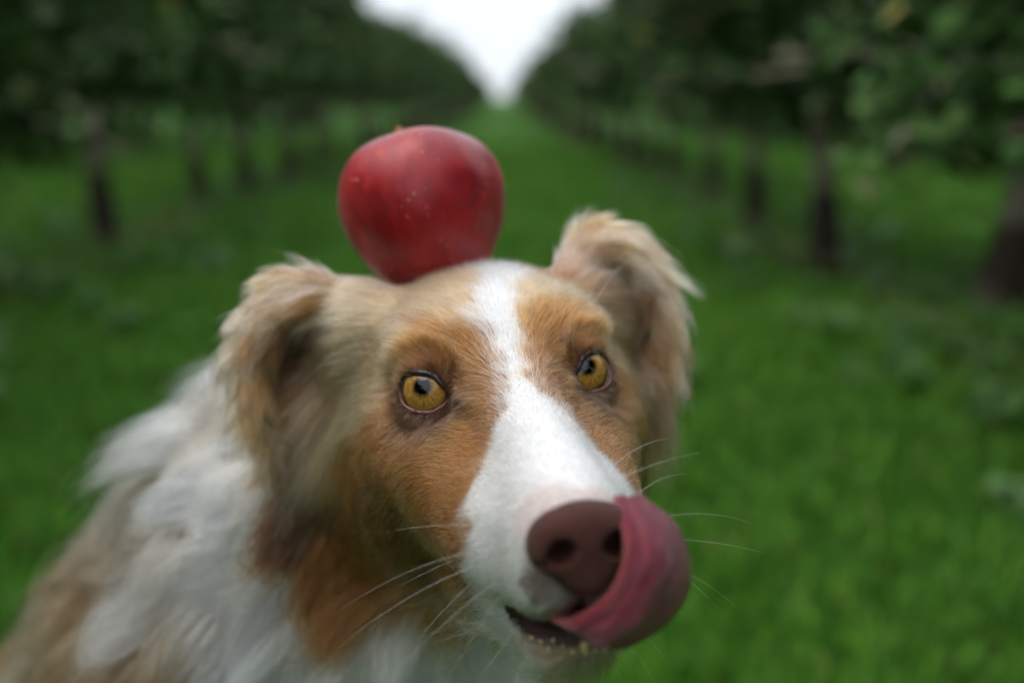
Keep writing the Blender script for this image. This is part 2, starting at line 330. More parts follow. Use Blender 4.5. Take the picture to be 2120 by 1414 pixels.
def W(*p): return world_to_head(np.array(p, float))
def head_sdf(p):
    q = mir(p)
    d = ell(q, (-6.0, 0, 0.0), (6.4, 4.7, 3.85))                           # cranium
    d = smin(d, ell(q, (-2.8, .9, 1.0), (2.8, 2.6, 1.75)), 1.5)          # frontal bosses either side of the furrow
    d = smin(d, ell(q, (-2.0, 2.7, 1.45), (1.3, 1.1, .45)), 1.3)           # brow ridge
    d = smin(d, ell(q, (-4.6, 3.7, -2.2), (3.4, 1.95, 2.4)), 1.4)
    d = smin(d, ell(q, (-4.8, 3.5, -5.0), (3.4, 2.2, 2.8)), 1.6)            # angle of the jaw under the ruff          # cheek bone
    d = smin(d, cone(q, (-3.2, 2.6, -4.3), (3.0, 1.5, -5.2), 2.1, 1.1), 1.6)   # cheek to mouth corner
    d = smin(d, cone(q, (-2.0, 0, .05), (8.3, 0, -2.9), 1.95, 1.12), 1.5)     # bridge of the muzzle
    d = smin(d, cone(q, (0.6, 1.35, -2.9), (7.9, .75, -3.7), 1.85, 1.15), 1.3)     # sides of the muzzle
    d = smin(d, cone(q, (3.2, 1.5, -4.85), (8.0, .85, -4.55), 1.25, 1.05), .6)    # flews
    d = smin(d, ell(q, (0.6, 1.7, -1.35), (1.4, .9, 1.0)), 1.0)            # below the inner eye corner
    d = smin(d, ell(q, (0.0, 0, .1), (1.7, 1.1, .8)), 1.0)                    # stop
    d = smin(d, ell(q, (-6.4, 4.4, 1.5), (2.2, 1.5, 2.0)), 1.4)             # ear root
    d = smin(d, cone(q, (-2.0, 3.0, -2.8), (5.2, 1.7, -4.2), 1.7, 1.1), 1.6)        # cheek running into the muzzle
    mouth = smin(cone(q, (2.8, 2.4, -6.05), (9.6, 0.0, -5.65), .03, .2), ell(q, (7.2, 0, -5.8), (2.4, 1.2, .2)), .3)
    d = smax(d, -ell(q, (9.95, 0, -3.0), (1.35, 1.25, .85)), .2)              # seat of the nose
    jaw = cone(q, (-3.0, 1.9, -6.2), (6.9, .45, -6.75), 1.7, .95)
    jaw = smin(jaw, ell(q, (6.6, 0, -6.75), (1.35, 1.35, .92)), .5)
    d = smin(d, jaw, .45)
    d = smax(d, -mouth, .25)
    e = np.sqrt(((q-EYE_C.astype(F32))**2).sum(-1))-(EYE_R+.14)
    near = e < 2.2
    if near.any():
        dn = smin(d[near], e[near], .55)
        d[near] = smax(dn, -eye_open(q[near]), .10)
        # socket: nothing of the skin inside the ball
        d[near] = np.maximum(d[near], -(e[near]+.14))
    return d
BODY = [((-7.5,0,-3.0), W(-10.4,48.5,50.2), 4.8, 7.4, 2.0), (W(-10.4,48.5,50.2), W(-13,50,43), 7.4, 9.4, 3.0),
        (W(-13,50,43), W(-23.5,58.5,29.5), 9.4, 9.8, 3.0), (W(-23.5,58.5,29.5), W(-41,70,14), 9.8, 10.8, 3.0),
        (W(-6.5,46.5,47), W(-6.5,50,33), 6.2, 6.6, 3.0)]
for s_ in (-1, 1):                                       # front legs straight down, hind legs folded beside the rump
    lx, ly = .5*s_, .86*s_
    BODY += [(W(-11+7*lx, 50+7*ly, 38), W(-9+7*lx, 49+7*ly, 20), 5.0, 3.4, 2.0), (W(-9+7*lx, 49+7*ly, 20), W(-9+7*lx, 49+7*ly, 4), 3.2, 2.5, 1.0),
             (W(-9+7*lx, 49+7*ly, 2.6), W(-5.6+7*lx, 47+7*ly, 2.2), 2.6, 2.2, 1.2),
             (W(-40+8*lx, 69+8*ly, 16), W(-22+11*lx, 58+11*ly, 15), 8.5, 5.0, 2.5), (W(-22+11*lx, 58+11*ly, 14), W(-38+11*lx, 69+11*ly, 5), 4.0, 2.8, 1.5),
             (W(-38+11*lx, 69+11*ly, 3.0), W(-23+11*lx, 59+11*ly, 2.4), 2.6, 2.4, 1.2)]
BODY += [(W(-48, 75, 8), W(-60, 78, 3.4), 3.5, 2.4, 2.0)]
def dog_sdf(p):
    p = p.astype(F32)
    d = head_sdf(p)
    for e in EAR_PTS: d = smin(d, ear_d(p, e), .7)
    for a, b, ra, rb, k in BODY:
        d = smin(d, cone(p, a, b, ra, rb), k)
    return d
def axis(segs):
    out = []
    for a, b, h in segs:
        n = max(1, int(round((b-a)/h))); out.append(np.linspace(a, b, n, endpoint=False))
    return np.concatenate(out+[[segs[-1][1]]])
def mesh_sdf(fn, ax, ay, az, block=4):
    nx, ny, nz = len(ax), len(ay), len(az)
    ix, iy, iz = [np.unique(np.append(np.arange(0, n, block), n-1)) for n in (nx, ny, nz)]
    G = np.stack(np.meshgrid(ax[ix], ay[iy], az[iz], indexing='ij'), -1).reshape(-1, 3).astype(F32)
    Fc = np.concatenate([fn(G[k:k+400000]) for k in range(0, len(G), 400000)]).reshape(len(ix), len(iy), len(iz))
    dx, dy, dz = np.diff(ax[ix]), np.diff(ay[iy]), np.diff(az[iz])
    diag = np.sqrt(dx[:, None, None]**2+dy[None, :, None]**2+dz[None, None]**2)
    mn = np.abs(Fc); c = [mn[a:len(ix)-1+a, b:len(iy)-1+b, e:len(iz)-1+e] for a in (0, 1) for b in (0, 1) for e in (0, 1)]
    act = np.minimum.reduce(c) < diag*1.1
    F = np.repeat(np.repeat(np.repeat(Fc[:-1, :-1, :-1], block, 0), block, 1), block, 2)
    Ff = np.full((nx, ny, nz), 9., F32); s = [min(a, b) for a, b in zip(F.shape, Ff.shape)]
    Ff[:s[0], :s[1], :s[2]] = F[:s[0], :s[1], :s[2]]
    M = np.zeros((nx, ny, nz), bool)
    bi, bj, bk = np.nonzero(act)
    for o in np.ndindex(block+1, block+1, block+1):
        M[np.minimum(bi*block+o[0], nx-1), np.minimum(bj*block+o[1], ny-1), np.minimum(bk*block+o[2], nz-1)] = True
    I, J, K = np.nonzero(M)
    P = np.stack([ax[I], ay[J], az[K]], 1).astype(F32)
    Ff[I, J, K] = np.concatenate([fn(P[k:k+300000]) for k in range(0, len(P), 300000)])
    return surface_nets(Ff, ax, ay, az)
def surface_nets(F, ax, ay, az):
    S = F < 0
    n = np.array(F.shape)-1
    cnt = np.zeros(n, np.int8)
    for o in np.ndindex(2, 2, 2): cnt += S[o[0]:o[0]+n[0], o[1]:o[1]+n[1], o[2]:o[2]+n[2]]
    act = (cnt > 0) & (cnt < 8); I, J, K = np.nonzero(act)
    idx = np.full(n, -1, np.int32); idx[I, J, K] = np.arange(len(I))
    A = [np.asarray(a, float) for a in (ax, ay, az)]
    acc = np.zeros((len(I), 3)); w = np.zeros(len(I))
    for d in range(3):
        for o in np.ndindex(2, 2):
            off0 = [0, 0, 0]; oth = [k for k in range(3) if k != d]
            off0[oth[0]], off0[oth[1]] = o; off1 = list(off0); off1[d] = 1
            f0 = F[I+off0[0], J+off0[1], K+off0[2]]; f1 = F[I+off1[0], J+off1[1], K+off1[2]]
            m = (f0 < 0) != (f1 < 0); t = np.where(m, f0/np.where(m, f0-f1, 1), 0)
            base = [I, J, K]; pt = np.empty((len(I), 3))
            for k in range(3):
                c0 = A[k][base[k]+off0[k]]
                pt[:, k] = c0 if k != d else c0+(A[k][base[k]+1]-c0)*t
            acc[m] += pt[m]; w[m] += 1
    V = acc/w[:, None]
    quads = []
    for d in range(3):
        a, b = [(1, 2), (2, 0), (0, 1)][d]
        s0 = [slice(None)]*3; s1 = [slice(None)]*3; s0[d] = slice(0, -1); s1[d] = slice(1, None)
        m = S[tuple(s0)] != S[tuple(s1)]; e = np.stack(np.nonzero(m), 1)
        ok = (e[:, a] > 0) & (e[:, b] > 0) & (e[:, a] < n[a]) & (e[:, b] < n[b]); e = e[ok]
        ins = S[e[:, 0], e[:, 1], e[:, 2]]
        def cell(da, db):
            c = e.copy(); c[:, a] += da; c[:, b] += db; return idx[c[:, 0], c[:, 1], c[:, 2]]
        q = np.stack([cell(-1, -1), cell(0, -1), cell(0, 0), cell(-1, 0)], 1)
        q[~ins] = q[~ins][:, ::-1]; quads.append(q)
    Q = np.concatenate(quads)
    return V, Q[(Q >= 0).all(1)]
AX = axis([(-95, -12.5, .8), (-12.5, -3.5, .22), (-3.5, 10.6, .12)])
AY = axis([(-56, -11, .8), (-11, -5, .25), (-5, 5, .13), (5, 11, .25), (11, 56, .8)]); AZ = axis([(-72, -10, .8), (-10, 6.4, .14)])
SV, SQ = mesh_sdf(dog_sdf, AX, AY, AZ)

def smooth(a, b, x): t = np.clip((x-a)/(b-a), 0, 1); return t*t*(3-2*t)
# ---- coat markings: sample points on the body (head frame, cm) and the colour of the hair there, with painted shade in and under the ears
MARKS = {
    (228, 225, 221): [(-4.4, 0.7, 3.7), (-3.4, 1.1, 3.5), (-1.8, -0.0, 3.2), (-0.9, 0.6, 2.8), (-0.4, -0.1, 2.5), (-0.0, 0.5, 2.2), (0.1, 0.1, 2.0), (1.3, 0.1, 1.1), (2.8, -0.1, 0.3), (3.9, -0.3, -0.1), (4.2, -1.0, -0.6), (-5.7, 0.5, 3.8), (-5.4, -0.3, 3.8), (-2.1, 0.4, 3.3), (-3.2, -0.1, 3.6), (-0.5, 0.2, 2.5), (-1.1, -0.3, 2.9), (0.7, 0.0, 1.6), (0.7, 0.4, 1.5), (2.0, 0.0, 0.7), (3.3, -0.2, 0.1), (4.5, -0.2, -0.3), (4.2, -0.6, -0.3), (5.6, -0.6, -0.8), (4.9, -1.1, -0.9), (6.5, 0.3, -1.1), (6.8, 0.8, -1.4), (5.8, -1.3, -1.4), (5.0, -1.6, -1.6), (7.8, -0.2, -1.5), (6.4, 1.3, -1.7), (7.8, 1.1, -2.0), (6.8, 1.8, -2.5), (5.7, -1.9, -2.1), (6.3, -2.2, -2.8), (7.2, -1.4, -2.1), (6.4, -2.5, -3.6), (7.4, -2.0, -3.4), (8.5, -1.9, -3.9), (6.5, -2.5, -4.8), (6.4, -2.6, -4.5), (8.6, -1.7, -4.7), (4.8, -1.9, -6.5), (7.1, -1.2, -6.1), (8.4, 0.3, -1.8), (5.5, -1.7, -6.7), (8.9, -1.2, -5.0), (5.8, -2.5, -2.9), (5.3, -2.2, -2.3)],
    (200, 163, 124): [(-7.5, -6.0, 0.2), (-7.2, -6.3, -0.6), (-6.6, -6.0, -1.7), (-5.9, -6.3, 2.8), (-4.9, -5.5, 1.2), (-4.7, -5.4, -0.5), (-3.4, -2.0, 3.3), (-1.7, -1.1, 3.1), (-2.7, -1.0, 3.4), (-1.9, -2.6, 2.7), (-1.4, -1.9, 2.8), (-1.0, -1.1, 2.8), (-1.0, 1.4, 2.7), (-1.7, 1.4, 3.0), (-3.2, -3.6, 2.3), (-3.9, -4.4, 2.0), (-1.1, -3.4, 2.0), (-5.8, -4.2, 3.4), (-6.1, -2.6, 3.3), (-6.1, -1.7, 3.6), (-6.1, -5.7, 3.3), (-5.0, -5.4, 2.4), (-4.4, -4.1, 2.7), (-3.7, -2.8, 3.0), (-4.0, -1.3, 3.6), (-4.5, -5.2, 0.5), (-6.4, -5.7, -0.5), (-3.8, -4.6, 1.3), (-2.5, -4.1, 1.7), (-8.4, -6.1, 1.3), (-6.3, -5.8, -1.3), (-4.0, -5.4, -1.2), (-2.7, 2.2, 3.1), (-3.9, 3.8, 2.4), (-3.7, 3.2, 2.7), (-3.7, 4.3, 1.8), (-1.4, 1.7, 2.8), (-3.8, 4.7, 1.0), (-1.7, -1.7, 3.0), (-6.7, 6.1, -0.7), (-3.8, -5.0, -0.0)],
    (186, 158, 140): [(-6.6, 3.7, 3.7), (-6.2, 4.1, 4.1), (-5.6, 4.0, 3.6), (-5.0, 4.6, 3.1), (-6.4, -6.6, 3.6), (-6.8, -5.8, 3.9), (-5.5, -4.0, 3.3)],
    (150, 104, 78): [(-4.7, 1.9, 3.5), (-3.6, 2.1, 3.3), (-5.5, 2.9, 3.2), (-4.9, 3.7, 3.1), (-4.3, 4.5, 2.4), (-4.3, 5.0, 1.7), (-1.6, -3.0, 2.4)],
    (152, 100, 50): [(-0.1, 1.4, 2.0), (-0.6, 2.0, 2.3), (-0.3, 2.5, 1.9), (0.4, 1.6, 1.4), (0.6, 1.8, 0.7), (0.9, 1.1, 1.1), (0.4, 1.0, 1.6), (-0.1, 2.6, 1.4), (0.2, -1.5, 1.7), (0.9, -1.0, 1.2), (1.8, -1.0, 0.5), (0.3, -0.8, 1.8), (-0.3, -2.5, 1.9), (-0.5, -3.0, 1.7), (0.7, -1.7, 0.7), (2.6, -1.3, -0.3), (1.5, -1.4, 0.2), (2.0, 1.3, 0.1), (2.5, -2.1, -1.2), (1.8, -3.1, -1.8), (0.1, -3.8, -1.7), (0.3, -4.2, -2.5), (2.1, -3.5, -2.5), (-0.9, -4.6, -2.1), (-1.5, -4.9, -1.7), (3.7, -2.7, -2.2), (4.4, -3.0, -3.1), (2.7, -3.7, -3.5), (1.7, -3.8, -2.9), (4.8, -3.2, -4.1), (1.4, -3.4, -5.2), (-2.0, -5.3, -2.8), (-3.8, -5.7, -2.6), (3.7, -1.9, -1.5), (3.5, -2.3, -1.8), (4.6, -2.7, -2.6), (1.0, 3.6, -2.0), (3.8, 2.9, -2.5), (4.6, -3.0, -5.1), (-7.8, -2.3, -9.9)],
    (158, 112, 76): [(1.4, -0.5, 1.0), (2.0, -0.8, 0.5), (2.8, -0.8, 0.1), (1.4, 0.8, 0.9), (2.1, 0.8, 0.5), (3.0, 0.7, 0.1), (3.5, -1.1, -0.4), (3.5, -1.4, -0.8), (2.7, -1.1, -0.0), (1.7, -0.7, 0.8), (2.5, 0.5, 0.4), (3.0, 1.2, -0.3), (2.7, 1.8, -1.1), (2.9, 2.6, -1.8), (4.5, -2.3, -2.1), (5.8, -2.7, -3.3), (5.7, -2.9, -3.9)],
    (96, 64, 42): [(0.5, -3.2, -1.2), (1.5, -2.7, -1.1), (1.7, -2.1, -0.8), (-0.3, -3.7, -1.2), (1.4, -1.9, -0.2), (0.4, -2.1, 0.6), (0.4, 2.2, 0.6), (0.5, 2.3, -0.3), (1.2, 2.4, -0.8), (0.2, 3.4, -1.1)],
    (104, 72, 36): [(-1.8, -5.0, -4.7), (-2.0, -4.9, -5.5), (-1.8, -4.4, -6.1), (-1.9, -5.3, -3.7), (-1.2, -4.5, -5.0)],
    (146, 86, 40): [(-8.1, -8.8, -5.9), (-8.0, -8.7, -7.0), (-8.1, -8.4, -9.5), (-8.4, -9.2, -5.7), (-7.7, -6.3, -9.9), (-7.5, -5.0, -9.8), (-7.3, -7.1, -7.9), (-6.2, -5.3, -7.8), (-6.5, -6.7, -5.6), (-7.6, -7.9, -7.4), (-6.8, -6.5, -7.4), (-7.4, -6.2, -9.1), (-7.8, -7.5, -9.1), (-7.9, -8.0, -8.6), (-6.9, -5.8, -8.4), (-7.9, -7.2, -10.0), (-7.7, -8.2, -6.3), (-7.2, -5.4, -9.2), (-6.5, -3.8, -8.8), (-6.3, -4.6, -8.4)],
    (198, 168, 128): [(-7.2, -7.8, 4.1), (-7.3, -7.3, 4.3), (-7.0, -6.7, 4.2), (-7.6, -9.4, 3.0), (-7.4, -10.0, 1.5), (-7.1, -10.1, 0.1), (-7.5, -8.6, 3.9)],
    (160, 106, 52): [(-7.3, -9.2, 3.0), (-7.1, -8.6, 3.4), (-6.7, -8.5, 2.2), (-7.2, -9.8, 1.5), (-7.3, -10.3, 0.3), (-6.7, -9.6, -0.1), (-13.8, -11.2, -2.1), (-6.8, -9.1, 1.0)],
    (60, 40, 30): [(-9.1, -8.1, 1.5), (-9.0, -7.9, 1.1), (-9.0, -8.2, 1.7), (-7.5, 7.6, 1.4)],  # shaded hollows of the ears, painted dark into the coat
    (154, 110, 70): [(-6.2, -7.3, 2.9), (-8.9, -7.1, 1.4), (-8.5, -8.1, -0.1), (-7.6, -7.8, -1.5), (-7.9, -7.3, -2.6), (-9.2, -8.4, -2.8), (-8.1, -9.0, -1.2), (-7.9, -7.3, -0.5)],
    (60, 42, 26): [(-7.1, -7.3, -5.2), (-6.6, -6.7, -4.5), (-6.8, -6.6, -3.2), (-7.4, -7.3, -3.8), (-7.4, -7.6, -4.6), (-6.9, -6.9, -3.8), (-6.9, -6.4, -2.6)],  # deep shadow under the near ear, painted in as dark brown hair
    (236, 228, 216): [(-17.4, -12.6, -2.2), (-15.6, -12.1, -2.1), (-16.7, -12.8, -2.3), (-16.2, -13.3, -2.7), (-12.9, -11.7, -2.8), (-12.3, -12.2, -3.6), (-10.4, -11.3, -4.8), (-9.3, -10.5, -5.8), (-15.5, -13.5, -3.0), (-11.6, -13.2, -5.3), (-13.9, -14.2, -4.4), (-10.2, -12.3, -6.9), (-11.5, -12.7, -4.9), (-8.7, -9.9, -8.5), (-8.4, -8.9, -10.2), (-8.5, -9.4, -9.2), (-9.4, -9.9, -4.8), (-10.1, -10.3, -4.0), (-9.0, -9.5, -4.8), (-9.9, -9.8, -3.8), (-10.2, -10.8, -4.4), (-8.4, -9.3, -6.8), (-8.5, -9.6, -7.9), (-16.6, -13.0, -2.4), (-13.4, -12.7, -3.3), (-14.9, -13.5, -3.2), (-16.3, -14.4, -3.6), (-11.6, -11.4, -3.5), (-15.0, -13.6, -3.2), (-15.3, -14.5, -3.9), (-12.8, -13.7, -4.6), (-11.3, -12.4, -4.9), (-10.8, -11.5, -4.5), (-10.8, -12.7, -6.1), (-9.8, -11.7, -6.8), (-9.8, -10.8, -5.2), (-16.7, -13.9, -3.1), (-13.9, -12.0, -2.5), (-9.1, -10.6, -6.8), (-11.7, -11.9, -3.9), (-12.9, -13.2, -4.0), (-9.9, -11.3, -5.8), (-9.3, -11.1, -7.9), (-8.9, -10.1, -10.1), (-8.7, -9.0, -11.6), (-8.3, -7.4, -11.9), (-8.0, -5.2, -11.3), (-8.3, -4.2, -12.0), (-8.6, -3.0, -11.9), (-9.1, -9.7, -13.5), (-8.6, -6.5, -14.1), (-9.4, -3.3, -15.0), (-11.8, -0.7, -16.5), (-14.1, -12.5, -2.7), (-15.3, -13.4, -3.0), (-8.8, -10.3, -7.9), (-9.9, -12.2, -7.9), (-8.7, -9.6, -5.8), (-8.9, -8.7, -13.8), (7.3, -1.2, -7.3)],
    (188, 164, 144): [(-15.3, -15.3, -5.0), (-18.5, -18.3, -8.6), (-15.9, -16.1, -6.3), (-12.4, -14.5, -6.3), (-19.9, -21.0, -12.2), (-26.6, -24.5, -16.5), (-13.2, -16.0, -8.4), (-17.3, -18.6, -9.4), (-11.7, -14.3, -7.3), (-17.4, -17.1, -7.3)],
    (144, 112, 80): [(-18.7, -19.6, -10.4), (-13.9, -17.5, -10.3), (-12.0, -16.2, -11.5), (-12.8, -17.6, -12.8), (-10.7, -14.4, -12.2), (-10.3, -13.6, -13.3), (-17.0, -19.9, -11.6), (-10.6, -13.8, -11.1), (-30.3, -25.5, -17.3), (-16.8, -20.8, -13.9), (-11.0, -15.2, -13.1), (-13.8, -18.1, -11.9)],
    (216, 208, 198): [(-11.2, -14.3, -9.6), (-10.2, -12.8, -8.6), (-11.3, -14.9, -10.7), (-12.2, -15.5, -9.3), (-10.2, -12.7, -10.0), (-9.9, -12.3, -11.8)],
    (204, 172, 132): [(-6.7, 5.1, 5.0), (-6.5, 5.8, 5.0), (-6.6, 4.3, 4.5), (-6.0, 6.6, 4.1), (-6.0, 7.6, 2.9), (-6.2, 8.4, 1.2), (-5.6, 8.3, -1.0)],
    (190, 150, 112): [(-5.7, 5.9, 3.7), (-5.5, 4.8, 3.7), (-7.5, 7.0, 2.7)],
    (150, 100, 58): [(-5.6, 7.2, 2.2), (-5.4, 7.7, 1.3), (-5.4, 7.9, 0.0), (-5.4, 8.1, -1.2)],
    (154, 122, 92): [(-8.3, 6.7, 1.7), (-7.5, 6.8, 0.4), (-6.9, 7.2, -0.9), (-6.5, 6.5, -1.6), (-6.9, 6.6, -0.4)],
    (112, 86, 52): [(-6.2, 7.0, -2.5), (-6.3, 6.9, -2.1)],
    (210, 194, 188): [(9.0, -0.3, -2.1), (8.8, -0.8, -2.1), (9.0, 0.3, -2.0), (8.8, -0.5, -2.0), (8.7, -1.1, -2.3), (8.7, 0.7, -2.1), (8.9, 0.0, -1.9)],
    (126, 106, 100): [(8.9, -1.3, -4.8), (8.5, -0.8, -5.4), (7.7, -0.2, -6.1), (8.9, -1.5, -4.3), (8.9, -1.1, -5.1)],
    (150, 132, 108): [(7.9, -0.7, -6.8), (7.5, -0.2, -7.6), (7.4, -1.3, -6.8), (7.6, 0.5, -7.5)],
}

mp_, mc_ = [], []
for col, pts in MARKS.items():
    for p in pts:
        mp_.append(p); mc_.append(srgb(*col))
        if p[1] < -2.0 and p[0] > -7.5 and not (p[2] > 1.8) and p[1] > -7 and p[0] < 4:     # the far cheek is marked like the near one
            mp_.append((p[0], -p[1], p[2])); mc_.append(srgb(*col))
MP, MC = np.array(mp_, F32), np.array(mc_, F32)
_nv = rng.normal(size=(24, 3)); _np = rng.uniform(0, 6.28, 24); _na = rng.normal(size=(24, 3))
def vnoise(p, scale, o=0, k=8):
    """smooth vector noise, about unit size"""
    out = np.zeros(p.shape)
    for i in range(o, o+k):
        v = _nv[i % 24]/np.linalg.norm(_nv[i % 24])*(.7+.6*((i*37) % 10)/10)*6.28/scale
        out += np.sin(p@v+_np[i % 24]+o)[:, None]*_na[(i*7) % 24]
    return out/math.sqrt(k)*1.2
def coat(p, jit=True):
    p = np.asarray(p, float)
    far = np.clip((-p[:, 0]-9)/8, 0, 1)[:, None]
    if jit: p = p+vnoise(p, 1.1, 3)*.16*(1+4*far)+vnoise(p, 4.5, 9)*.25*(1+4*far)+rng.normal(size=p.shape)*(.12+.5*far)
    p = p.astype(F32); out = np.empty((len(p), 3))
    for k in range(0, len(p), 40000):
        a = p[k:k+40000]
        d2 = (a*a).sum(1)[:, None]+(MP*MP).sum(1)[None]-2*a@MP.T
        w = 1/(np.maximum(d2, 0)+.02)**3.0
        out[k:k+40000] = (w@MC)/w.sum(1)[:, None]
    return out
def mouth_d(p):
    q = mir(p.astype(F32)); return smin(cone(q, (2.8, 2.4, -6.05), (9.6, 0.0, -5.65), .03, .2), ell(q, (7.2, 0, -5.8), (2.4, 1.2, .2)), .3)
def eye_edge(p):
    q = mir(p.astype(F32)); return eye_open(q), np.linalg.norm(q-EYE_C, axis=1)

# ---- materials of the dog
def skin_material():
    m = Mat('skin under the coat'); a = m.node('ShaderNodeAttribute', attribute_name='coat')
    n = m.node('ShaderNodeTexNoise'); n.inputs['Scale'].default_value = 260
    mixn = m.node('ShaderNodeMix', data_type='RGBA', blend_type='MULTIPLY'); mixn.inputs['Factor'].default_value = .35
    m.link(a.outputs['Color'], mixn.inputs['A']); m.link(n.outputs['Fac'], mixn.inputs['B']); m.link(mixn.outputs['Result'], m.b.inputs['Base Color'])
    m.set(Roughness=.75); return m.m
def hair_material():
    m = Mat('dog hair'); m.n.remove(m.b)
    a = m.node('ShaderNodeAttribute', attribute_name='coat')
    ci = m.node('ShaderNodeHairInfo')
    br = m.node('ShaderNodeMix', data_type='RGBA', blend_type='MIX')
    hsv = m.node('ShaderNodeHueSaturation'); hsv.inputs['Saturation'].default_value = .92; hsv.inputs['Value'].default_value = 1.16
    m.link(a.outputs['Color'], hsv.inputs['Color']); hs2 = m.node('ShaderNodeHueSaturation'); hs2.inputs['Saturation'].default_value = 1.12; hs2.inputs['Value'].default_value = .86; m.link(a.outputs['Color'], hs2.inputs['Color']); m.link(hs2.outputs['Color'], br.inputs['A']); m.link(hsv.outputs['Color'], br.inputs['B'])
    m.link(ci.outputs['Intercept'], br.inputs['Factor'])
    h = m.node('ShaderNodeBsdfHairPrincipled', model='CHIANG', parametrization='COLOR')
    h.inputs['Roughness'].default_value = .42; h.inputs['Radial Roughness'].default_value = .55; h.inputs['Coat'].default_value = 0.0
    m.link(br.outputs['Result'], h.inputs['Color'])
    m.link(h.outputs['BSDF'], m.n['Material Output'].inputs['Surface']); return m.m

dog = empty('dog', tuple(head_to_world_cm(W(-20, 58, 0)[None])[0]/100))
tag(dog, 'tan and white long haired dog licking its nose with an apple on its head', 'dog')
DOG_O = np.array(dog.location)
def place(V): return head_to_world_cm(np.asarray(V, float))/100-DOG_O
body = mesh_obj('body', place(SV), SQ, skin_material(), dog)
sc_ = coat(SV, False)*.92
_md = mouth_d(SV); _eo, _er = eye_edge(SV)
lip = np.clip(1-(_md-.10-.46*(SV[:, 2] < -5.75)*smooth(5.0, 6.0, SV[:, 0]))/.12, 0, 1)*(SV[:, 0] > 1.8); sc_ = sc_*(1-lip[:, None])+np.array(srgb(58, 30, 25))*lip[:, None]
er = np.clip(1-(_eo-.02)/.10, 0, 1)*smooth(EYE_R+.22, EYE_R+.12, _er); sc_ = sc_*(1-er[:, None])+np.array(srgb(66, 40, 32))*er[:, None]
ca = body.data.color_attributes.new('coat', 'FLOAT_COLOR', 'POINT')
ca.data.foreach_set('color', np.concatenate([sc_, np.ones((len(sc_), 1))], 1).astype(np.float32).ravel())

# ---- fur
UPW = _A.T@np.array([0, 0, 1.]); TAILW = _A.T@nrm((-.85, .42, -.3))
EAR_ALL = np.concatenate([e.reshape(-1, 3) for e in EARS])
_eg = []
for e in EARS:
    ds = np.gradient(e, axis=0); dt = np.gradient(e, axis=1)
    s_ = np.linspace(0, 1, e.shape[0])[:, None, None]+np.zeros(e.shape[:2]+(1,)); t_ = np.linspace(0, 1, e.shape[1])[None, :, None]+np.zeros(e.shape[:2]+(1,))
    _eg.append(np.concatenate([ds/np.linalg.norm(ds, axis=2)[..., None], dt/np.linalg.norm(dt, axis=2)[..., None], s_, t_], 2).reshape(-1, 8))
EAR_G = np.concatenate(_eg)
def nearest(p, pts):
    i = np.empty(len(p), int); d = np.empty(len(p)); pts = pts.astype(F32)
    for k in range(0, len(p), 20000):
        a = p[k:k+20000].astype(F32); d2 = (a*a).sum(1)[:, None]+(pts*pts).sum(1)[None]-2*a@pts.T
        j = d2.argmin(1); i[k:k+20000] = j; d[k:k+20000] = np.sqrt(np.maximum(d2[np.arange(len(j)), j], 0))
    return i, d
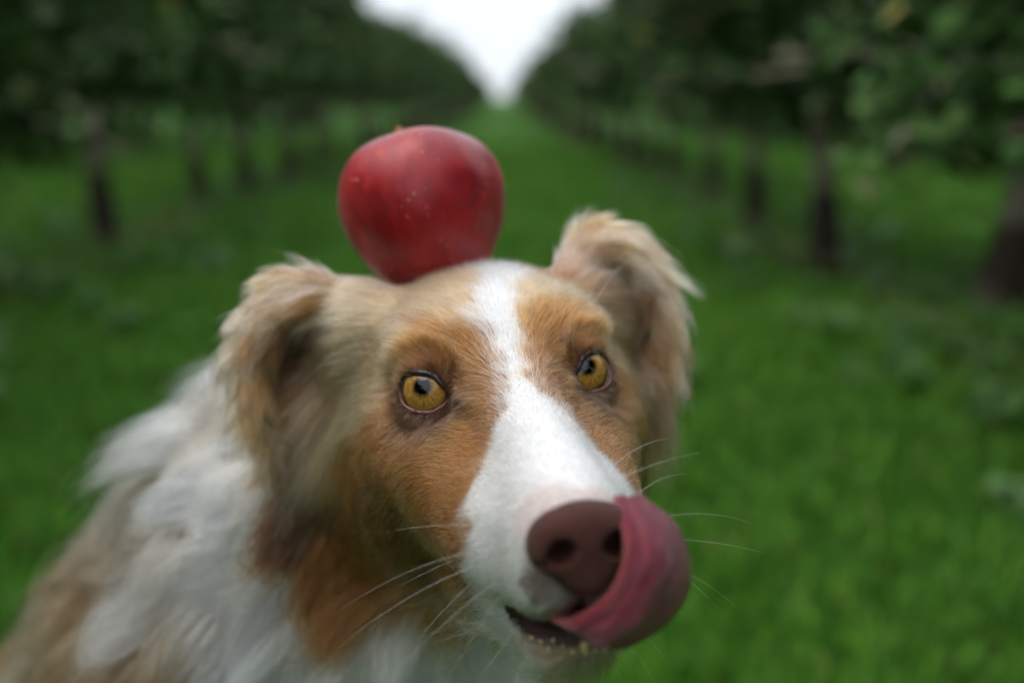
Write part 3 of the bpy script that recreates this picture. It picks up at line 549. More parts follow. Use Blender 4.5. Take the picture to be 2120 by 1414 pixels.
def fur_params(p, n):
    """length, lift, flow direction, width, bareness for hair rooted at p (head frame, cm)"""
    x, y, z = p.T; sy = np.sign(y); ay = np.abs(y)
    back = smooth(-4.5, -9, x); low = smooth(-1.0, -5.0, z)
    muz = smooth(1.0, 4.0, x)
    # flow: back over the muzzle, up over the brow, out over the temples, back and down over the cheeks, down over neck and chest
    fl = np.zeros_like(p)
    fl += muz[:, None]*np.stack([-1+0*x, sy*.15*ay/2, -.32*smooth(.6, 1.8, ay)], 1)
    top = (1-muz)*smooth(-.6, 1.2, z)
    fl += top[:, None]*np.stack([-.75+0*x, sy*.26*np.minimum(ay, 4), .25-.10*np.minimum(ay, 4)], 1)
    side = (1-muz)*(1-smooth(-.6, 1.2, z))
    fl += side[:, None]*np.stack([-.75+0*x, sy*.25, -.62+0*x], 1)
    # swept away from the eye
    q = p.copy(); q[:, 1] = ay; de = q-EYE_C; re = np.linalg.norm(de, axis=1); rad = de/re[:, None]; rad[:, 1] *= sy
    we = np.exp(-((re-1.2)/1.0)**2)*.9
    fl = fl*(1-.5*we[:, None])+rad*we[:, None]
    neck = smooth(-7.5, -11, x+.4*z*(z < 0)+0*x)
    neck = np.maximum(neck, smooth(-6.5, -9.5, z))
    L = .34+.40*(1-muz)+.35*smooth(0, -5, x)
    lift = .22-.06*muz+.06*top
    cheek = smooth(-2.5, -5.5, x)*smooth(2.2, -1.5, z)*(1-neck)
    L += cheek*2.3; fl += cheek[:, None]*np.array([.1, 0, -.5])
    jaw = smooth(-5.0, -7.0, z)*(x > -3); L = np.where(x > 2.6, np.minimum(L, .55), L+jaw*.8)
    L += neck*3.6
    down = -UPW*.8+TAILW*.9
    out = p-np.array([-9, 0, -6]); out = out/np.linalg.norm(out, axis=1)[:, None]
    fl = fl*(1-neck[:, None])+neck[:, None]*(down+.25*out)
    bodyw = smooth(-18, -30, p@(-TAILW)*-1*0+(-np.linalg.norm(p-np.array([-9, 0, -4]), axis=1)))
    fl += bodyw[:, None]*TAILW*1.2
    lift = lift+neck*.22
    leg = smooth(-34, -44, p@UPW+0*x); L = np.where(leg > .5, 1.6, L)
    # ears
    i, d = nearest(p, EAR_ALL); g = EAR_G[i]; s, t = g[:, 6], g[:, 7]
    we = smooth(1.1, .5, d)*smooth(.02, .25, s)
    rim = np.exp(-((t-.12)/.2)**2); bot = smooth(.45, 1, t)
    fe = g[:, :3]*.8-g[:, 3:6]*(rim*.55)[:, None]+g[:, 3:6]*(bot*.5)[:, None]-UPW*(.15+.35*bot)[:, None]
    fl = fl*(1-we[:, None])+fe*we[:, None]
    Le = .85+1.1*rim+1.1*bot+.5*smooth(.6, 1, s)
    L = L*(1-we)+Le*we; lift = lift*(1-we)+(.32+.32*rim)*we
    # feathering in front of the ear, hanging over the cheek
    fx = np.exp(-(((x+6.6)/2.0)**2+((ay-5.6)/1.6)**2+((z+1.0)/2.2)**2)); fx *= (z > -4.5)
    L += fx*2.0; lift += fx*.25; fl += fx[:, None]*(-UPW*1.3+np.stack([.2+0*x, sy*.45, 0*x], 1))
    tm = np.exp(-(((x+5.6)/1.5)**2+((ay-4.6)/1.2)**2+((z-1.8)/1.6)**2)); L += tm*1.5; fl += tm[:, None]*np.stack([-.2+0*x, sy*1.2, -.3+0*x], 1)
    fl = fl+vnoise(p, 3.5, 2)*(.07+.28*neck+.18*we)[:, None]+vnoise(p, 1.3, 11)*.045
    eo, er = eye_edge(p); near = smooth(2.2, 1.25, er)
    L = np.where(er < 2.6, np.maximum(L*np.clip(.45+(eo-.05)*.75, .45, 1), .26), L); lift = lift+.35*smooth(2.3, 1.3, er)
    md = mouth_d(p); bare = ((er < EYE_R+.13) & (eo < .02)) | ((md < .10) & (x > 1.8)) | ((md < .50+.06*np.sin(y*9)+.08*rng.normal(size=len(x))) & (x > 5.4) & (z < -5.75))
    bare |= (ell(p, (9.7, 0, -3.1), (1.1, 1.5, 1.30)) < 0)
    nose_d = np.linalg.norm((p-np.array([9.4, 0, -3.0]))*np.array([1, .8, .9]), axis=1)
    L *= np.clip((nose_d-.9)/1.6, .22, 1)
    return L, lift, fl, bare, neck, we
fv = SV[SQ]; fc = fv.mean(1)
fa = .5*np.linalg.norm(np.cross(fv[:, 2]-fv[:, 0], fv[:, 3]-fv[:, 1]), axis=1)
fn_ = np.cross(fv[:, 2]-fv[:, 0], fv[:, 3]-fv[:, 1]); fn_ /= np.linalg.norm(fn_, axis=1)[:, None]+1e-9
ia, da = nearest(fc, EAR_ALL)
dist_h = np.linalg.norm(fc-np.array([-2, 0, -2]), axis=1)
wz = (fc@_A.T+_o)[:, 2]
dens = np.where(fc[:, 0] > -5.5, 330., 150.); dens = np.where(da < .9, 190., dens)
dens = np.where((fc[:, 0] < -8.5) & (da > .9), 70., dens)
dens = np.where((fc[:, 2] < -8) & (fc[:, 0] < 0), 70., dens)
dens = np.where(dist_h > 40, 18., dens); dens = np.where(wz < 34, 12., dens); dens = np.where(wz < 20, 6., dens)
_ee, _er2 = eye_edge(fc); dens = np.where(_er2 < 2.1, dens*2.2, dens); dens = np.where((fc[:, 0] > 4.5) & (fc[:, 0] < 11), dens*1.3, dens)
HAIR_K = .88
prob = fa*dens*HAIR_K; NH = int(prob.sum()); print('hairs', NH)
fi = rng.choice(len(fa), NH, p=prob/prob.sum()); uv = rng.random((NH, 2, 1))
q4 = fv[fi]; HP = (q4[:, 0]*(1-uv[:, 0])+q4[:, 1]*uv[:, 0])*(1-uv[:, 1])+(q4[:, 3]*(1-uv[:, 0])+q4[:, 2]*uv[:, 0])*uv[:, 1]
# smooth vertex normals
vn = np.zeros_like(SV)
for k in range(4): np.add.at(vn, SQ[:, k], fn_)
vn /= np.linalg.norm(vn, axis=1)[:, None]+1e-9
HN = vn[SQ[fi]].mean(1); HN /= np.linalg.norm(HN, axis=1)[:, None]+1e-9
HL, HLIFT, HF, bare, HNECK, HEAR = fur_params(HP, HN)
keep = ~bare; HP, HN, HL, HLIFT, HF, HNECK, HEAR, fi = [a[keep] for a in (HP, HN, HL, HLIFT, HF, HNECK, HEAR, fi)]; NH = len(HP)
HF = HF-HN*(HF*HN).sum(1)[:, None]; HF /= np.linalg.norm(HF, axis=1)[:, None]+1e-9
jl = (.10+.08*HNECK)[:, None]
d0 = HF*np.cos(HLIFT*1.3)[:, None]+HN*np.sin(HLIFT*1.3)[:, None]+rng.normal(size=HP.shape)*jl; d0 /= np.linalg.norm(d0, axis=1)[:, None]
HL = HL*np.exp(rng.normal(size=NH)*.20)
under = rng.random(NH) < .35; HL = np.where(under, HL*.62, HL)
# clumps: tips gather towards the nearest guide hair
from mathutils.kdtree import KDTree
gsel = rng.random(NH) < np.clip(np.where(HNECK > .5, .32, np.where(HEAR > .5, 3.2, 18))/dens[fi], 0, 1); gi = np.nonzero(gsel)[0]
kd = KDTree(len(gi))
for a, i in enumerate(gi): kd.insert(HP[i], a)
kd.balance()
near_g = np.array([gi[kd.find(p)[1]] for p in HP])
_gk = rng.normal(size=HP.shape)[near_g]*(.20*HNECK+.15*HEAR+.02)[:, None]; HL = HL*np.exp(rng.normal(size=NH)[near_g]*np.clip(.20*HNECK+.16*HEAR+.05, 0, .22)); d0 = d0+_gk; d0 /= np.linalg.norm(d0, axis=1)[:, None]
NP_ = 6; tt = np.linspace(0, 1, NP_)
d1 = HF*1.0+HN*.10-UPW*(.25+.45*HNECK)[:, None]*np.clip(HL/3, .1, 1)[:, None]; d1 /= np.linalg.norm(d1, axis=1)[:, None]
PTS = np.empty((NH, NP_, 3))
for i, t in enumerate(tt): PTS[:, i] = HP+HL[:, None]*(d0*(t-.5*t*t)+d1*(.5*t*t))
cs = (.12+.14*smooth(2.5, -1, HP[:, 0])+.50*HNECK+.34*HEAR)*rng.uniform(.6, 1.2, NH); cs = np.clip(cs, 0, .95)
gt = PTS[near_g]; ratio = np.clip(HL/HL[near_g], 0, 1)
for i, t in enumerate(tt):
    tgt = HP[near_g]+(gt[:, i]-HP[near_g])*ratio[:, None]
    off = rng.normal(size=HP.shape)*(.02*HL)[:, None]*t
    PTS[:, i] += (tgt-PTS[:, i])*(cs*t**1.4)[:, None]+off
wav = vnoise(HP, 2.0, 5)*HL[:, None]*.07
for i, t in enumerate(tt): PTS[:, i] += wav*math.sin(t*4.5)*t
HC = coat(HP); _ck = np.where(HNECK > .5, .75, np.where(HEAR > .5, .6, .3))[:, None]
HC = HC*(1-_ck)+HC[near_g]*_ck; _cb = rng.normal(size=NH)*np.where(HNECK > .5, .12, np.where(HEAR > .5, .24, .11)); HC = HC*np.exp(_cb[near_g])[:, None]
# red merle: brown and pale locks lie side by side on the ears and temples, single dark and pale hairs everywhere in the tan
_mr = rng.random(NH)[near_g]; _mz = np.clip(HEAR*1.1+np.exp(-(((HP[:, 0]+6.2)/2.2)**2+((np.abs(HP[:, 1])-5.2)/1.8)**2+((HP[:, 2]-.2)/3.0)**2)), 0, 1)
_mz = _mz*(HC.mean(1) > .06); _br, _pl = np.array(srgb(122, 78, 40)), np.array(srgb(206, 184, 154))
HC = HC+(_br-HC)*(_mz*.75*(_mr < .24+.18*HEAR))[:, None]; HC = HC+(_pl-HC)*(_mz*.6*(_mr > .74))[:, None]
_sr = rng.random(NH); _tan = np.clip((.55-HC[:, 2])/.2, 0, 1); HC = HC*(1-.48*_tan*(_sr < .24))[:, None]; HC = HC+(np.array(srgb(214, 180, 136))-HC)*(.38*_tan*(_sr > .86))[:, None]
_wl = np.clip((HC.min(1)-.55)/.15, 0, 1)*HNECK; HC = HC*(1+.22*_wl)[:, None]
_eo2, _er2h = eye_edge(HP); HC = HC*(1-.62*smooth(.34, .02, _eo2)*(_er2h < 2.0))[:, None]   # dark liner round the lids
HC = HC**np.where(HC.min(1) > .6, 1.0, 1.12)[:, None]*np.exp(rng.normal(size=(NH, 1))*.16)*.97
rw = (.0075+.006*HNECK+.002*HEAR)*(1+.5*(fa[fi] > .2)); rw = np.where(dens[fi] < 20, .03, rw)*rng.uniform(.7, 1.2, NH)
taper = np.array([.9, 1, .95, .8, .55, .12])
hc = bpy.data.hair_curves.new('fur'); hc.add_curves([NP_]*NH)
hc.attributes['position'].data.foreach_set('vector', place(PTS.reshape(-1, 3)).astype(np.float32).ravel())
ra = hc.attributes.get('radius') or hc.attributes.new('radius', 'FLOAT', 'POINT')
ra.data.foreach_set('value', (rw[:, None]*taper/100).astype(np.float32).ravel())
at = hc.attributes.new('coat', 'FLOAT_COLOR', 'CURVE')
at.data.foreach_set('color', np.concatenate([np.clip(HC, 0, .97), np.ones((NH, 1))], 1).astype(np.float32).ravel())
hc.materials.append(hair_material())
fur = bpy.data.objects.new('fur', hc); C.objects.link(fur); fur.parent = dog; fur['kind'] = 'stuff'

# ---- eyes
def eye_material():
    m = Mat('dog eye'); tc = m.node('ShaderNodeTexCoord'); sp = m.node('ShaderNodeSeparateXYZ'); m.link(tc.outputs['Object'], sp.inputs['Vector'])
    at = m.node('ShaderNodeMath', operation='ARCTAN2'); m.link(sp.outputs['Y'], at.inputs[0]); m.link(sp.outputs['X'], at.inputs[1])
    x2 = m.node('ShaderNodeVectorMath', operation='LENGTH'); cb = m.node('ShaderNodeCombineXYZ')
    m.link(sp.outputs['X'], cb.inputs['X']); m.link(sp.outputs['Y'], cb.inputs['Y']); m.link(cb.outputs['Vector'], x2.inputs[0])
    r = m.node('ShaderNodeMath', operation='MULTIPLY'); r.inputs[1].default_value = 100/EYE_R; m.link(x2.outputs['Value'], r.inputs[0])   # 0 at the pupil, 1 at the side
    cv = m.node('ShaderNodeCombineXYZ'); am = m.node('ShaderNodeMath', operation='MULTIPLY'); am.inputs[1].default_value = 9; m.link(at.outputs[0], am.inputs[0])
    rm = m.node('ShaderNodeMath', operation='MULTIPLY'); rm.inputs[1].default_value = 3; m.link(r.outputs[0], rm.inputs[0])
    m.link(am.outputs[0], cv.inputs['X']); m.link(rm.outputs[0], cv.inputs['Y'])
    nz = m.node('ShaderNodeTexNoise'); nz.inputs['Scale'].default_value = 1.6; nz.inputs['Detail'].default_value = 5; m.link(cv.outputs['Vector'], nz.inputs['Vector'])
    fib = m.ramp(nz.outputs['Fac'], [(.3, srgb(116, 80, 28)), (.55, srgb(166, 124, 52)), (.75, srgb(198, 162, 92))])
    wob = m.node('ShaderNodeMath', operation='MULTIPLY_ADD'); wob.inputs[1].default_value = .05; m.link(nz.outputs['Fac'], wob.inputs[0]); m.link(r.outputs[0], wob.inputs[2])
    mask = m.ramp(wob.outputs[0], [(.0, (0, 0, 0)), (.26, (0, 0, 0)), (.32, (.30, .26, .22)), (.42, (.9, .9, .9)), (.68, (1, 1, 1)), (.78, (.25, .24, .2)), (.84, (.10, .1, .1)), (.88, (1, 1, 1))])
    mu = m.node('ShaderNodeMix', data_type='RGBA', blend_type='MULTIPLY'); mu.inputs['Factor'].default_value = 1
    m.link(fib, mu.inputs['A']); m.link(mask, mu.inputs['B'])
    scl = m.ramp(r.outputs[0], [(.84, (0, 0, 0)), (.90, (1, 1, 1))])
    fin = m.node('ShaderNodeMix', data_type='RGBA'); m.link(scl, fin.inputs['Factor']); m.link(mu.outputs['Result'], fin.inputs['A']); fin.inputs['B'].default_value = srgb(196, 176, 170)+(1,)
    m.link(fin.outputs['Result'], m.b.inputs['Base Color'])
    m.set(Roughness=.4, Coat_Weight=1.0, Coat_Roughness=.015, Coat_IOR=1.5, Specular_IOR_Level=.0); return m.m
eye_mat = eye_material()
rim_m = Mat('eyelid rim skin'); rim_m.set(Roughness=.35, Coat_Weight=.3, Coat_Roughness=.15)
nz = rim_m.node('ShaderNodeTexNoise'); nz.inputs['Scale'].default_value = 400
_la = rim_m.node('ShaderNodeAttribute', attribute_name='lower'); _lm = rim_m.node('ShaderNodeMix', data_type='RGBA'); rim_m.link(_la.outputs['Fac'], _lm.inputs['Factor']); _lm.inputs['A'].default_value = srgb(34, 20, 17)+(1,)
rim_m.link(rim_m.ramp(nz.outputs['Fac'], [(.35, srgb(92, 50, 48)), (.7, srgb(146, 90, 86))]), _lm.inputs['B']); rim_m.link(_lm.outputs['Result'], rim_m.b.inputs['Base Color'])
GAZE = world_to_head(np.array([-6, -4, CAM_H*100+9]))
for s in (-1, 1):
    mir_ = np.array([1, s, 1]); c = EYE_C*mir_
    bm = bmesh.new(); bmesh.ops.create_uvsphere(bm, u_segments=48, v_segments=32, radius=EYE_R/100)
    for v in bm.verts:                                             # the cornea stands a little proud of the ball
        rr = math.hypot(v.co.x, v.co.y)*100/EYE_R
        if v.co.z > 0 and rr < .78: v.co *= 1+.055*(1-(rr/.78)**2)
    me = bpy.data.meshes.new('eye'); bm.to_mesh(me); bm.free(); me.materials.append(eye_mat)
    me.polygons.foreach_set('use_smooth', np.ones(len(me.polygons), bool))
    e = bpy.data.objects.new('eye', me); C.objects.link(e); e.parent = dog
    g = nrm(GAZE-c); g = _A@nrm(g+(np.array([0, .40, .03]) if s > 0 else np.array([0, -.20, .03]))); e.location = Vector(place(c[None])[0]); e.rotation_euler = Vector(g).to_track_quat('Z', 'Y').to_euler()
    tag(e, 'amber eye looking up, on the side turned to the camera' if s < 0 else 'amber eye looking up, on the far side of the muzzle')
    u, v = lid_curve(56); r = np.sqrt(np.clip(1-u*u-v*v, .02, 1))
    P = (EYE_C+(EYE_R+.07)*(u[:, None]*EYE_H+v[:, None]*EYE_V+r[:, None]*EYE_N)/np.sqrt(u*u+v*v+r*r)[:, None])*mir_
    P = np.concatenate([P, P[:1]])
    ups = np.append(np.sin(np.linspace(0, 2*math.pi, 56, endpoint=False)), 0); tv, tf = tube(P, np.where(ups > 0, .062+.07*ups, .062), 8, False); tr = mesh_obj('eyelid_rim', place(tv), tf, rim_m.m, e)
    ua = tr.data.attributes.new('lower', 'FLOAT', 'POINT'); ua.data.foreach_set('value', np.repeat(np.clip(.25-ups*1.5, 0, 1), 8).astype(np.float32))
    tr.matrix_parent_inverse = (Matrix.Translation(e.location)@e.rotation_euler.to_matrix().to_4x4()).inverted()

# ---- nose leather
def nose_sdf(p):
    q = mir(p)
    d = ell(q, (9.55, 0, -2.85), (.95, 1.38, .92)); d = smin(d, ell(q, (9.5, .78, -3.05), (.85, .80, .80)), .3)
    d = smin(d, ell(q, (9.55, 0, -3.75), (.70, .85, .80)), .4)
    d = smax(d, q[:, 0]-10.32+.10*q[:, 1]**2, .35)
    n = smin(cone(q, (10.6, .70, -3.08), (9.5, .80, -3.05), .40, .34), cone(q, (10.4, .92, -3.34), (9.75, 1.6, -3.52), .20, .12), .2)
    d = smax(d, -n, .12)
    d = smax(d, -cone(q, (10.5, 0, -2.9), (10.25, 0, -4.6), .05, .10), .12)
    return d
nv, nq = mesh_sdf(nose_sdf, np.arange(8.4, 10.9, .05), np.arange(-2, 2.01, .05), np.arange(-4.8, -1.6, .05))
m = Mat('nose leather'); n1 = m.node('ShaderNodeTexVoronoi'); n1.inputs['Scale'].default_value = 900; n2 = m.node('ShaderNodeTexNoise'); n2.inputs['Scale'].default_value = 120
m.link(m.ramp(n2.outputs['Fac'], [(.3, srgb(72, 38, 31)), (.7, srgb(100, 58, 48))]), m.b.inputs['Base Color'])
bp = m.node('ShaderNodeBump'); bp.inputs['Strength'].default_value = .6; bp.inputs['Distance'].default_value = .001; m.link(n1.outputs['Distance'], bp.inputs['Height']); m.link(bp.outputs['Normal'], m.b.inputs['Normal'])
m.set(Roughness=.42, Specular_IOR_Level=.3, Coat_Weight=.04, Coat_Roughness=.2)
tag(mesh_obj('nose', place(nv), nq, m.m, dog), 'liver brown nose, half hidden by the tongue')

# ---- tongue, curled up over the dog's left nostril
TG = [[(6.2, -1.0, -5.7), (6.2, .2, -5.9), (6.2, 1.3, -5.9)], [(8.2, -1.0, -5.55), (8.2, .2, -5.85), (7.8, 1.3, -6.1)],
      [(9.3, -0.65, -5.25), (9.75, 0.07, -5.78), (8.81, 1.19, -6.45)], [(9.95, -0.1, -4.75), (10.6, 0.75, -5.14), (9.11, 2.13, -6.05)],
      [(10.45, 0.42, -4.1), (11.0, 1.32, -4.25), (9.34, 2.82, -5.22)], [(10.67, 0.76, -3.2), (11.05, 1.67, -3.35), (9.26, 3.06, -4.3)],
      [(10.2, 0.89, -2.58), (10.46, 1.73, -2.63), (8.7, 2.92, -3.26)], [(9.13, 1.02, -2.05), (9.33, 1.53, -2.09), (8.15, 2.09, -2.51)]]
ts = bez_grid(TG, 60, 29); nr, nc = ts.shape[:2]
du_, dv_ = np.gradient(ts, axis=0), np.gradient(ts, axis=1); tn = np.cross(du_, dv_); tn /= np.linalg.norm(tn, axis=2)[..., None]
if (tn[30, 14]@np.array([1, .3, 0])) < 0: tn = -tn
cc = np.linspace(-1, 1, nc)[None, :]; rr_ = np.linspace(0, 1, nr)[:, None]
ridge = (.10*np.cos(cc*9+.6*np.sin(rr_*5))+.05*np.cos(cc*19+rr_*3)+.06*np.sin(rr_*23+cc*4)*np.sin(cc*7+rr_*9)+.035*np.sin(rr_*41-cc*11)+.05*np.cos(cc*31+rr_*2))*(1-cc**2)
th = .25*np.sqrt(np.clip(1-np.abs(cc)**3, 0, 1))*np.sqrt(np.clip((1.02-rr_)*9, 0, 1))+.02
outer = ts+tn*(th*.5+ridge*.6)[..., None]; inner = ts-tn*(th*.9)[..., None]
tv = np.concatenate([outer.reshape(-1, 3), inner.reshape(-1, 3)]); tf = []
for i in range(nr-1):
    for j in range(nc-1):
        a = i*nc+j; tf.append((a, a+1, a+nc+1, a+nc)); b = a+nr*nc; tf.append((b, b+nc, b+nc+1, b+1))
rimi = [j for j in range(nc)]+[i*nc+nc-1 for i in range(1, nr)]+[(nr-1)*nc+j for j in range(nc-2, -1, -1)]+[i*nc for i in range(nr-2, 0, -1)]
for a, b in zip(rimi, rimi[1:]+rimi[:1]): tf.append((b, a, a+nr*nc, b+nr*nc))
m = Mat('tongue'); at = m.node('ShaderNodeAttribute', attribute_name='across'); n2 = m.node('ShaderNodeTexNoise'); n2.inputs['Scale'].default_value = 90; n2.inputs['Detail'].default_value = 6
mixc = m.node('ShaderNodeMath', operation='MULTIPLY_ADD'); mixc.inputs[1].default_value = .35; m.link(n2.outputs['Fac'], mixc.inputs[0]); m.link(at.outputs['Fac'], mixc.inputs[2])
m.link(m.ramp(mixc.outputs[0], [(.12, srgb(200, 104, 104)), (.30, srgb(160, 42, 62)), (.50, srgb(124, 30, 54)), (.66, srgb(162, 56, 76)), (.8, srgb(122, 30, 54)), (1, srgb(130, 38, 58))]), m.b.inputs['Base Color'])
n3 = m.node('ShaderNodeTexNoise'); n3.inputs['Scale'].default_value = 420; bp = m.node('ShaderNodeBump'); bp.inputs['Strength'].default_value = .8; bp.inputs['Distance'].default_value = .0014; m.link(bp.outputs['Normal'], m.b.inputs['Coat Normal']); m.link(n3.outputs['Fac'], bp.inputs['Height']); m.link(bp.outputs['Normal'], m.b.inputs['Normal'])
m.set(Roughness=.26, Subsurface_Weight=.2, Subsurface_Scale=.004, Coat_Weight=.9, Coat_Roughness=.10)
m.b.inputs['Subsurface Radius'].default_value = (1, .3, .2)
tg = mesh_obj('tongue', place(tv), tf, m.m, dog); tag(tg, 'wet pink tongue curled up over the nose')
av = tg.data.attributes.new('across', 'FLOAT', 'POINT'); ac = np.broadcast_to(np.clip((cc+1)*1.1, 0, 1)*.75+0*rr_, (nr, nc))
av.data.foreach_set('value', np.concatenate([ac.ravel(), ac.ravel()*0]).astype(np.float32))

# ---- whiskers
wm = Mat('whisker'); wm.set(Base_Color=(.75, .74, .72, 1), Roughness=.35)
WH = [((6.6, -2.0, -3.2), (-3.2, -3.2, -.6), 1.0), ((7.0, -1.95, -3.7), (-2.4, -4.2, -1.6), 1.2), ((6.6, -2.1, -4.2), (-2.2, -4.4, -2.4), 1.2), ((7.2, -1.9, -4.5), (-1.2, -3.6, -3.0), 1.0),
      ((6.0, -2.2, -4.7), (-1.8, -3.4, -3.6), 1.0), ((7.0, -1.7, -4.9), (-.6, -2.6, -3.4), .8), ((5.6, -2.2, -4.2), (-2.6, -3.0, -1.8), .9), ((6.9, -1.3, -7.0), (.2, -1.4, -2.6), .8),
      ((6.6, -1.0, -7.3), (.3, -.6, -2.8), .9), ((5.8, -1.6, -6.9), (-.3, -2.0, -2.6), .8)]
WH += [((a[0], -a[1], a[2]), (b[0]+.8, -b[1], b[2]+1.0), c) for a, b, c in WH]+[((5.2, 2.0, -2.4), (-.4, 3.0, 1.2), .8), ((6.2, 1.8, -2.5), (.4, 3.4, .8), .9), ((-.9, 3.6, 2.3), (-1.8, 2.6, 2.0), 1.0), ((-1.1, 3.4, 2.4), (-1.2, 1.9, 2.2), .8)]
for i, (a, b, k) in enumerate(WH):
    a, b = np.array(a), np.array(b)*k; t = np.linspace(0, 1, 12)[:, None]
    P = a+b*t+np.array([0, 0, -1.0])*k*(t**2-.6*t)*(1.4 if i % 3 else .7)+np.array([-.6, 0, 0])*t**2
    tv, tf = tube(P, (.006 if i < 22 else .005)*np.linspace(1, .2, 12), 5); mesh_obj('whisker', place(tv), tf, wm.m, dog)
# ================================================================ apple
def lens_to_world(u, v, d):
    X, Y = (u-1060)/2061*d, (v-707)/2061*d; return head_to_world_cm(((np.array([X, Y, d])-HEAD_T)@HEAD_M)[None])[0]
ac_ = lens_to_world(877, 440, 43.2); at_ = nrm(lens_to_world(858, 275, 44.0)-lens_to_world(903, 590, 43.2))
prof = np.array([(0, -2.85), (.35, -3.05), (.8, -3.42), (1.25, -3.5), (1.75, -3.38), (2.35, -2.85), (2.9, -2.05), (3.4, -1.0), (3.66, .1), (3.68, .95), (3.46, 1.85), (3.0, 2.6), (2.35, 3.12), (1.7, 3.3), (1.1, 3.05), (.6, 2.55), (.25, 2.2), (0, 2.1)])
pr_ = bez_grid(prof[:, None, :].repeat(2, 1), 70, 2)[:, 0]; pr_[:, 0] = np.abs(pr_[:, 0]); NS = 72
ph = np.linspace(0, 2*math.pi, NS, endpoint=False)
AV, AF = [], []
for i, (r, z) in enumerate(pr_):
    lob = 1+.014*np.cos(5*ph+.6)*np.clip(abs(z)/3, 0, 1)+.02*np.cos(2*ph+1)
    zz = z*.92+.16*np.cos(ph-.2)*r/3.7*(z > 0)+.035*np.cos(5*ph+.6)*(r/3.7)*np.clip(z/3, -1, 1)
    AV.append(np.stack([r*lob*np.cos(ph), r*lob*np.sin(ph), zz], 1))
AV = np.concatenate(AV)
for i in range(len(pr_)-1):
    for j in range(NS): AF.append((i*NS+j, i*NS+(j+1) % NS, (i+1)*NS+(j+1) % NS, (i+1)*NS+j))
m = Mat('apple skin'); tc = m.node('ShaderNodeTexCoord'); sp = m.node('ShaderNodeSeparateXYZ'); m.link(tc.outputs['Object'], sp.inputs['Vector'])
an_ = m.node('ShaderNodeMath', operation='ARCTAN2'); m.link(sp.outputs['Y'], an_.inputs[0]); m.link(sp.outputs['X'], an_.inputs[1])
cb = m.node('ShaderNodeCombineXYZ'); a1 = m.node('ShaderNodeMath', operation='MULTIPLY'); a1.inputs[1].default_value = 4.5; m.link(an_.outputs[0], a1.inputs[0]); a2 = m.node('ShaderNodeMath', operation='MULTIPLY'); a2.inputs[1].default_value = 60; m.link(sp.outputs['Z'], a2.inputs[0])
m.link(a1.outputs[0], cb.inputs['X']); m.link(a2.outputs[0], cb.inputs['Y'])
st = m.node('ShaderNodeTexNoise'); st.inputs['Scale'].default_value = 1.5; st.inputs['Detail'].default_value = 8; m.link(cb.outputs['Vector'], st.inputs['Vector'])
bl = m.node('ShaderNodeTexNoise'); bl.inputs['Scale'].default_value = 28; bl.inputs['Detail'].default_value = 3; m.link(tc.outputs['Object'], bl.inputs['Vector'])
sm = m.node('ShaderNodeMath', operation='ADD'); sth = m.node('ShaderNodeMath', operation='MULTIPLY'); sth.inputs[1].default_value = .5; m.link(st.outputs['Fac'], sth.inputs[0]); m.link(sth.outputs[0], sm.inputs[0]); m.link(bl.outputs['Fac'], sm.inputs[1])
hf = m.node('ShaderNodeMath', operation='MULTIPLY'); hf.inputs[1].default_value = .667; m.link(sm.outputs[0], hf.inputs[0])
red = m.ramp(hf.outputs[0], [(.30, srgb(88, 5, 15)), (.46, srgb(128, 11, 23)), (.58, srgb(158, 24, 30)), (.72, srgb(180, 54, 44))])
# orange-yellow round the stalk
rz = m.node('ShaderNodeVectorMath', operation='DISTANCE'); m.link(tc.outputs['Object'], rz.inputs[0]); rz.inputs[1].default_value = (0, 0, .026)
rz2 = m.node('ShaderNodeMath', operation='MULTIPLY_ADD'); rz2.inputs[1].default_value = .022; m.link(st.outputs['Fac'], rz2.inputs[0]); m.link(rz.outputs['Value'], rz2.inputs[2])
ye = m.ramp(rz2.outputs[0], [(.018, (.9, .9, .9)), (.032, (0, 0, 0))])
mx1 = m.node('ShaderNodeMix', data_type='RGBA'); m.link(ye, mx1.inputs['Factor']); m.link(red, mx1.inputs['A']); mx1.inputs['B'].default_value = srgb(198, 132, 60)+(1,)
vo = m.node('ShaderNodeTexVoronoi'); vo.inputs['Scale'].default_value = 300; vo.inputs['Randomness'].default_value = 1; m.link(tc.outputs['Object'], vo.inputs['Vector'])
vr = m.node('ShaderNodeTexNoise'); vr.inputs['Scale'].default_value = 90; m.link(tc.outputs['Object'], vr.inputs['Vector'])
vm = m.node('ShaderNodeMath', operation='MULTIPLY_ADD'); vm.inputs[1].default_value = .5; m.link(vr.outputs['Fac'], vm.inputs[0]); m.link(vo.outputs['Distance'], vm.inputs[2])
dots = m.ramp(vm.outputs[0], [(.29, (.6, .6, .6)), (.36, (0, 0, 0))])
mx2 = m.node('ShaderNodeMix', data_type='RGBA'); m.link(dots, mx2.inputs['Factor']); m.link(mx1.outputs['Result'], mx2.inputs['A']); mx2.inputs['B'].default_value = srgb(214, 168, 128)+(1,)
m.link(mx2.outputs['Result'], m.b.inputs['Base Color'])
rg = m.ramp(bl.outputs['Fac'], [(.35, (.27, .27, .27)), (.65, (.42, .42, .42))]); m.link(rg, m.b.inputs['Roughness']); m.set(Specular_IOR_Level=.5, Sheen_Weight=.10, Sheen_Roughness=.4)
bpn = m.node('ShaderNodeBump'); bpn.inputs['Strength'].default_value = .15; bpn.inputs['Distance'].default_value = .001; m.link(st.outputs['Fac'], bpn.inputs['Height']); m.link(bpn.outputs['Normal'], m.b.inputs['Normal'])
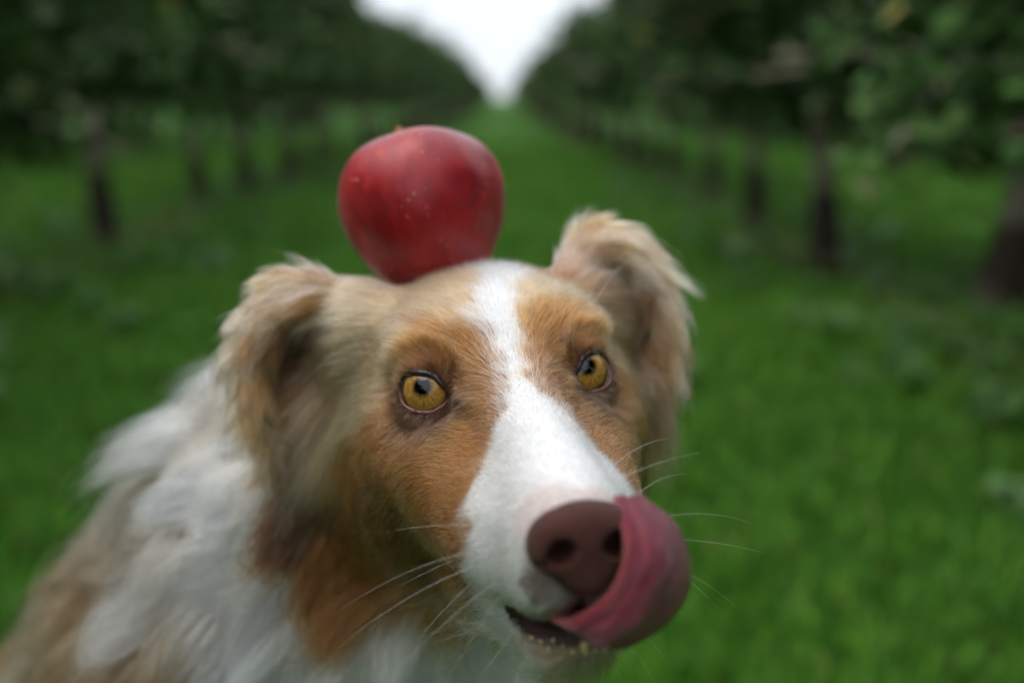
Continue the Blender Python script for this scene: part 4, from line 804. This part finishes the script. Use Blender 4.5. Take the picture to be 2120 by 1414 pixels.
apple = empty('apple', tuple(ac_/100)); apple.rotation_mode = 'QUATERNION'; apple.rotation_quaternion = Vector(at_).to_track_quat('Z', 'X')
tag(apple, 'ripe red apple balanced on the top of the dog\'s head', 'apple')
mesh_obj('flesh', AV/100, AF, m.m, apple).name = 'skin'
sm_ = Mat('apple stalk'); sm_.set(Base_Color=srgb(150, 96, 44)+(1,), Roughness=.7)
q_ = np.linspace(0, 1, 8); P = np.stack([-.45*q_**2, -.5*q_**2, 1.95+2.0*q_], 1); tv, tf = tube(P/100, np.interp(q_, [0, .8, 1], [.10, .11, .17])/100, 8); mesh_obj('stalk', tv, tf, sm_.m, apple)
_d = dog_sdf(((AV@np.array(apple.rotation_quaternion.to_matrix()).T+ac_)-_o)@_A); print('apple to skin gap cm', _d.min())

# ================================================================ apple crumbs on the lower lip
crm = Mat('apple crumb'); crm.set(Base_Color=srgb(206, 186, 128)+(1,), Roughness=.6)
for i, (x, y, z, s) in enumerate([(6.63, -1.57, -6.66, 0.049), (7.37, -1.33, -6.46, 0.063), (7.68, -1.1, -6.5, 0.056), (7.88, -.76, -6.42, 0.070), (8.0, -.52, -6.58, 0.056), (8.05, .08, -6.7, 0.170), (8.02, .15, -6.92, 0.063), (8.0, .42, -6.9, 0.056), (8.03, -.26, -6.8, 0.070), (5.97, -1.65, -6.78, 0.042), (7.84, -.92, -6.66, 0.049), (7.92, .7, -6.95, 0.049)]):
    bm = bmesh.new(); bmesh.ops.create_icosphere(bm, subdivisions=1, radius=s/100)
    for v in bm.verts: v.co = Vector((v.co.x*random.uniform(.6, 1.3), v.co.y*random.uniform(.6, 1.2), v.co.z*random.uniform(.6, 1.5)))
    me = bpy.data.meshes.new('apple_crumb'); bm.to_mesh(me); bm.free(); me.materials.append(crm.m)
    o = bpy.data.objects.new('apple_crumb', me); C.objects.link(o); o.location = head_to_world_cm(np.array([[x, y, z]]))[0]/100
    tag(o, 'tiny pale crumb of apple stuck to the lower lip', 'crumb', 'apple crumbs on the lower lip')
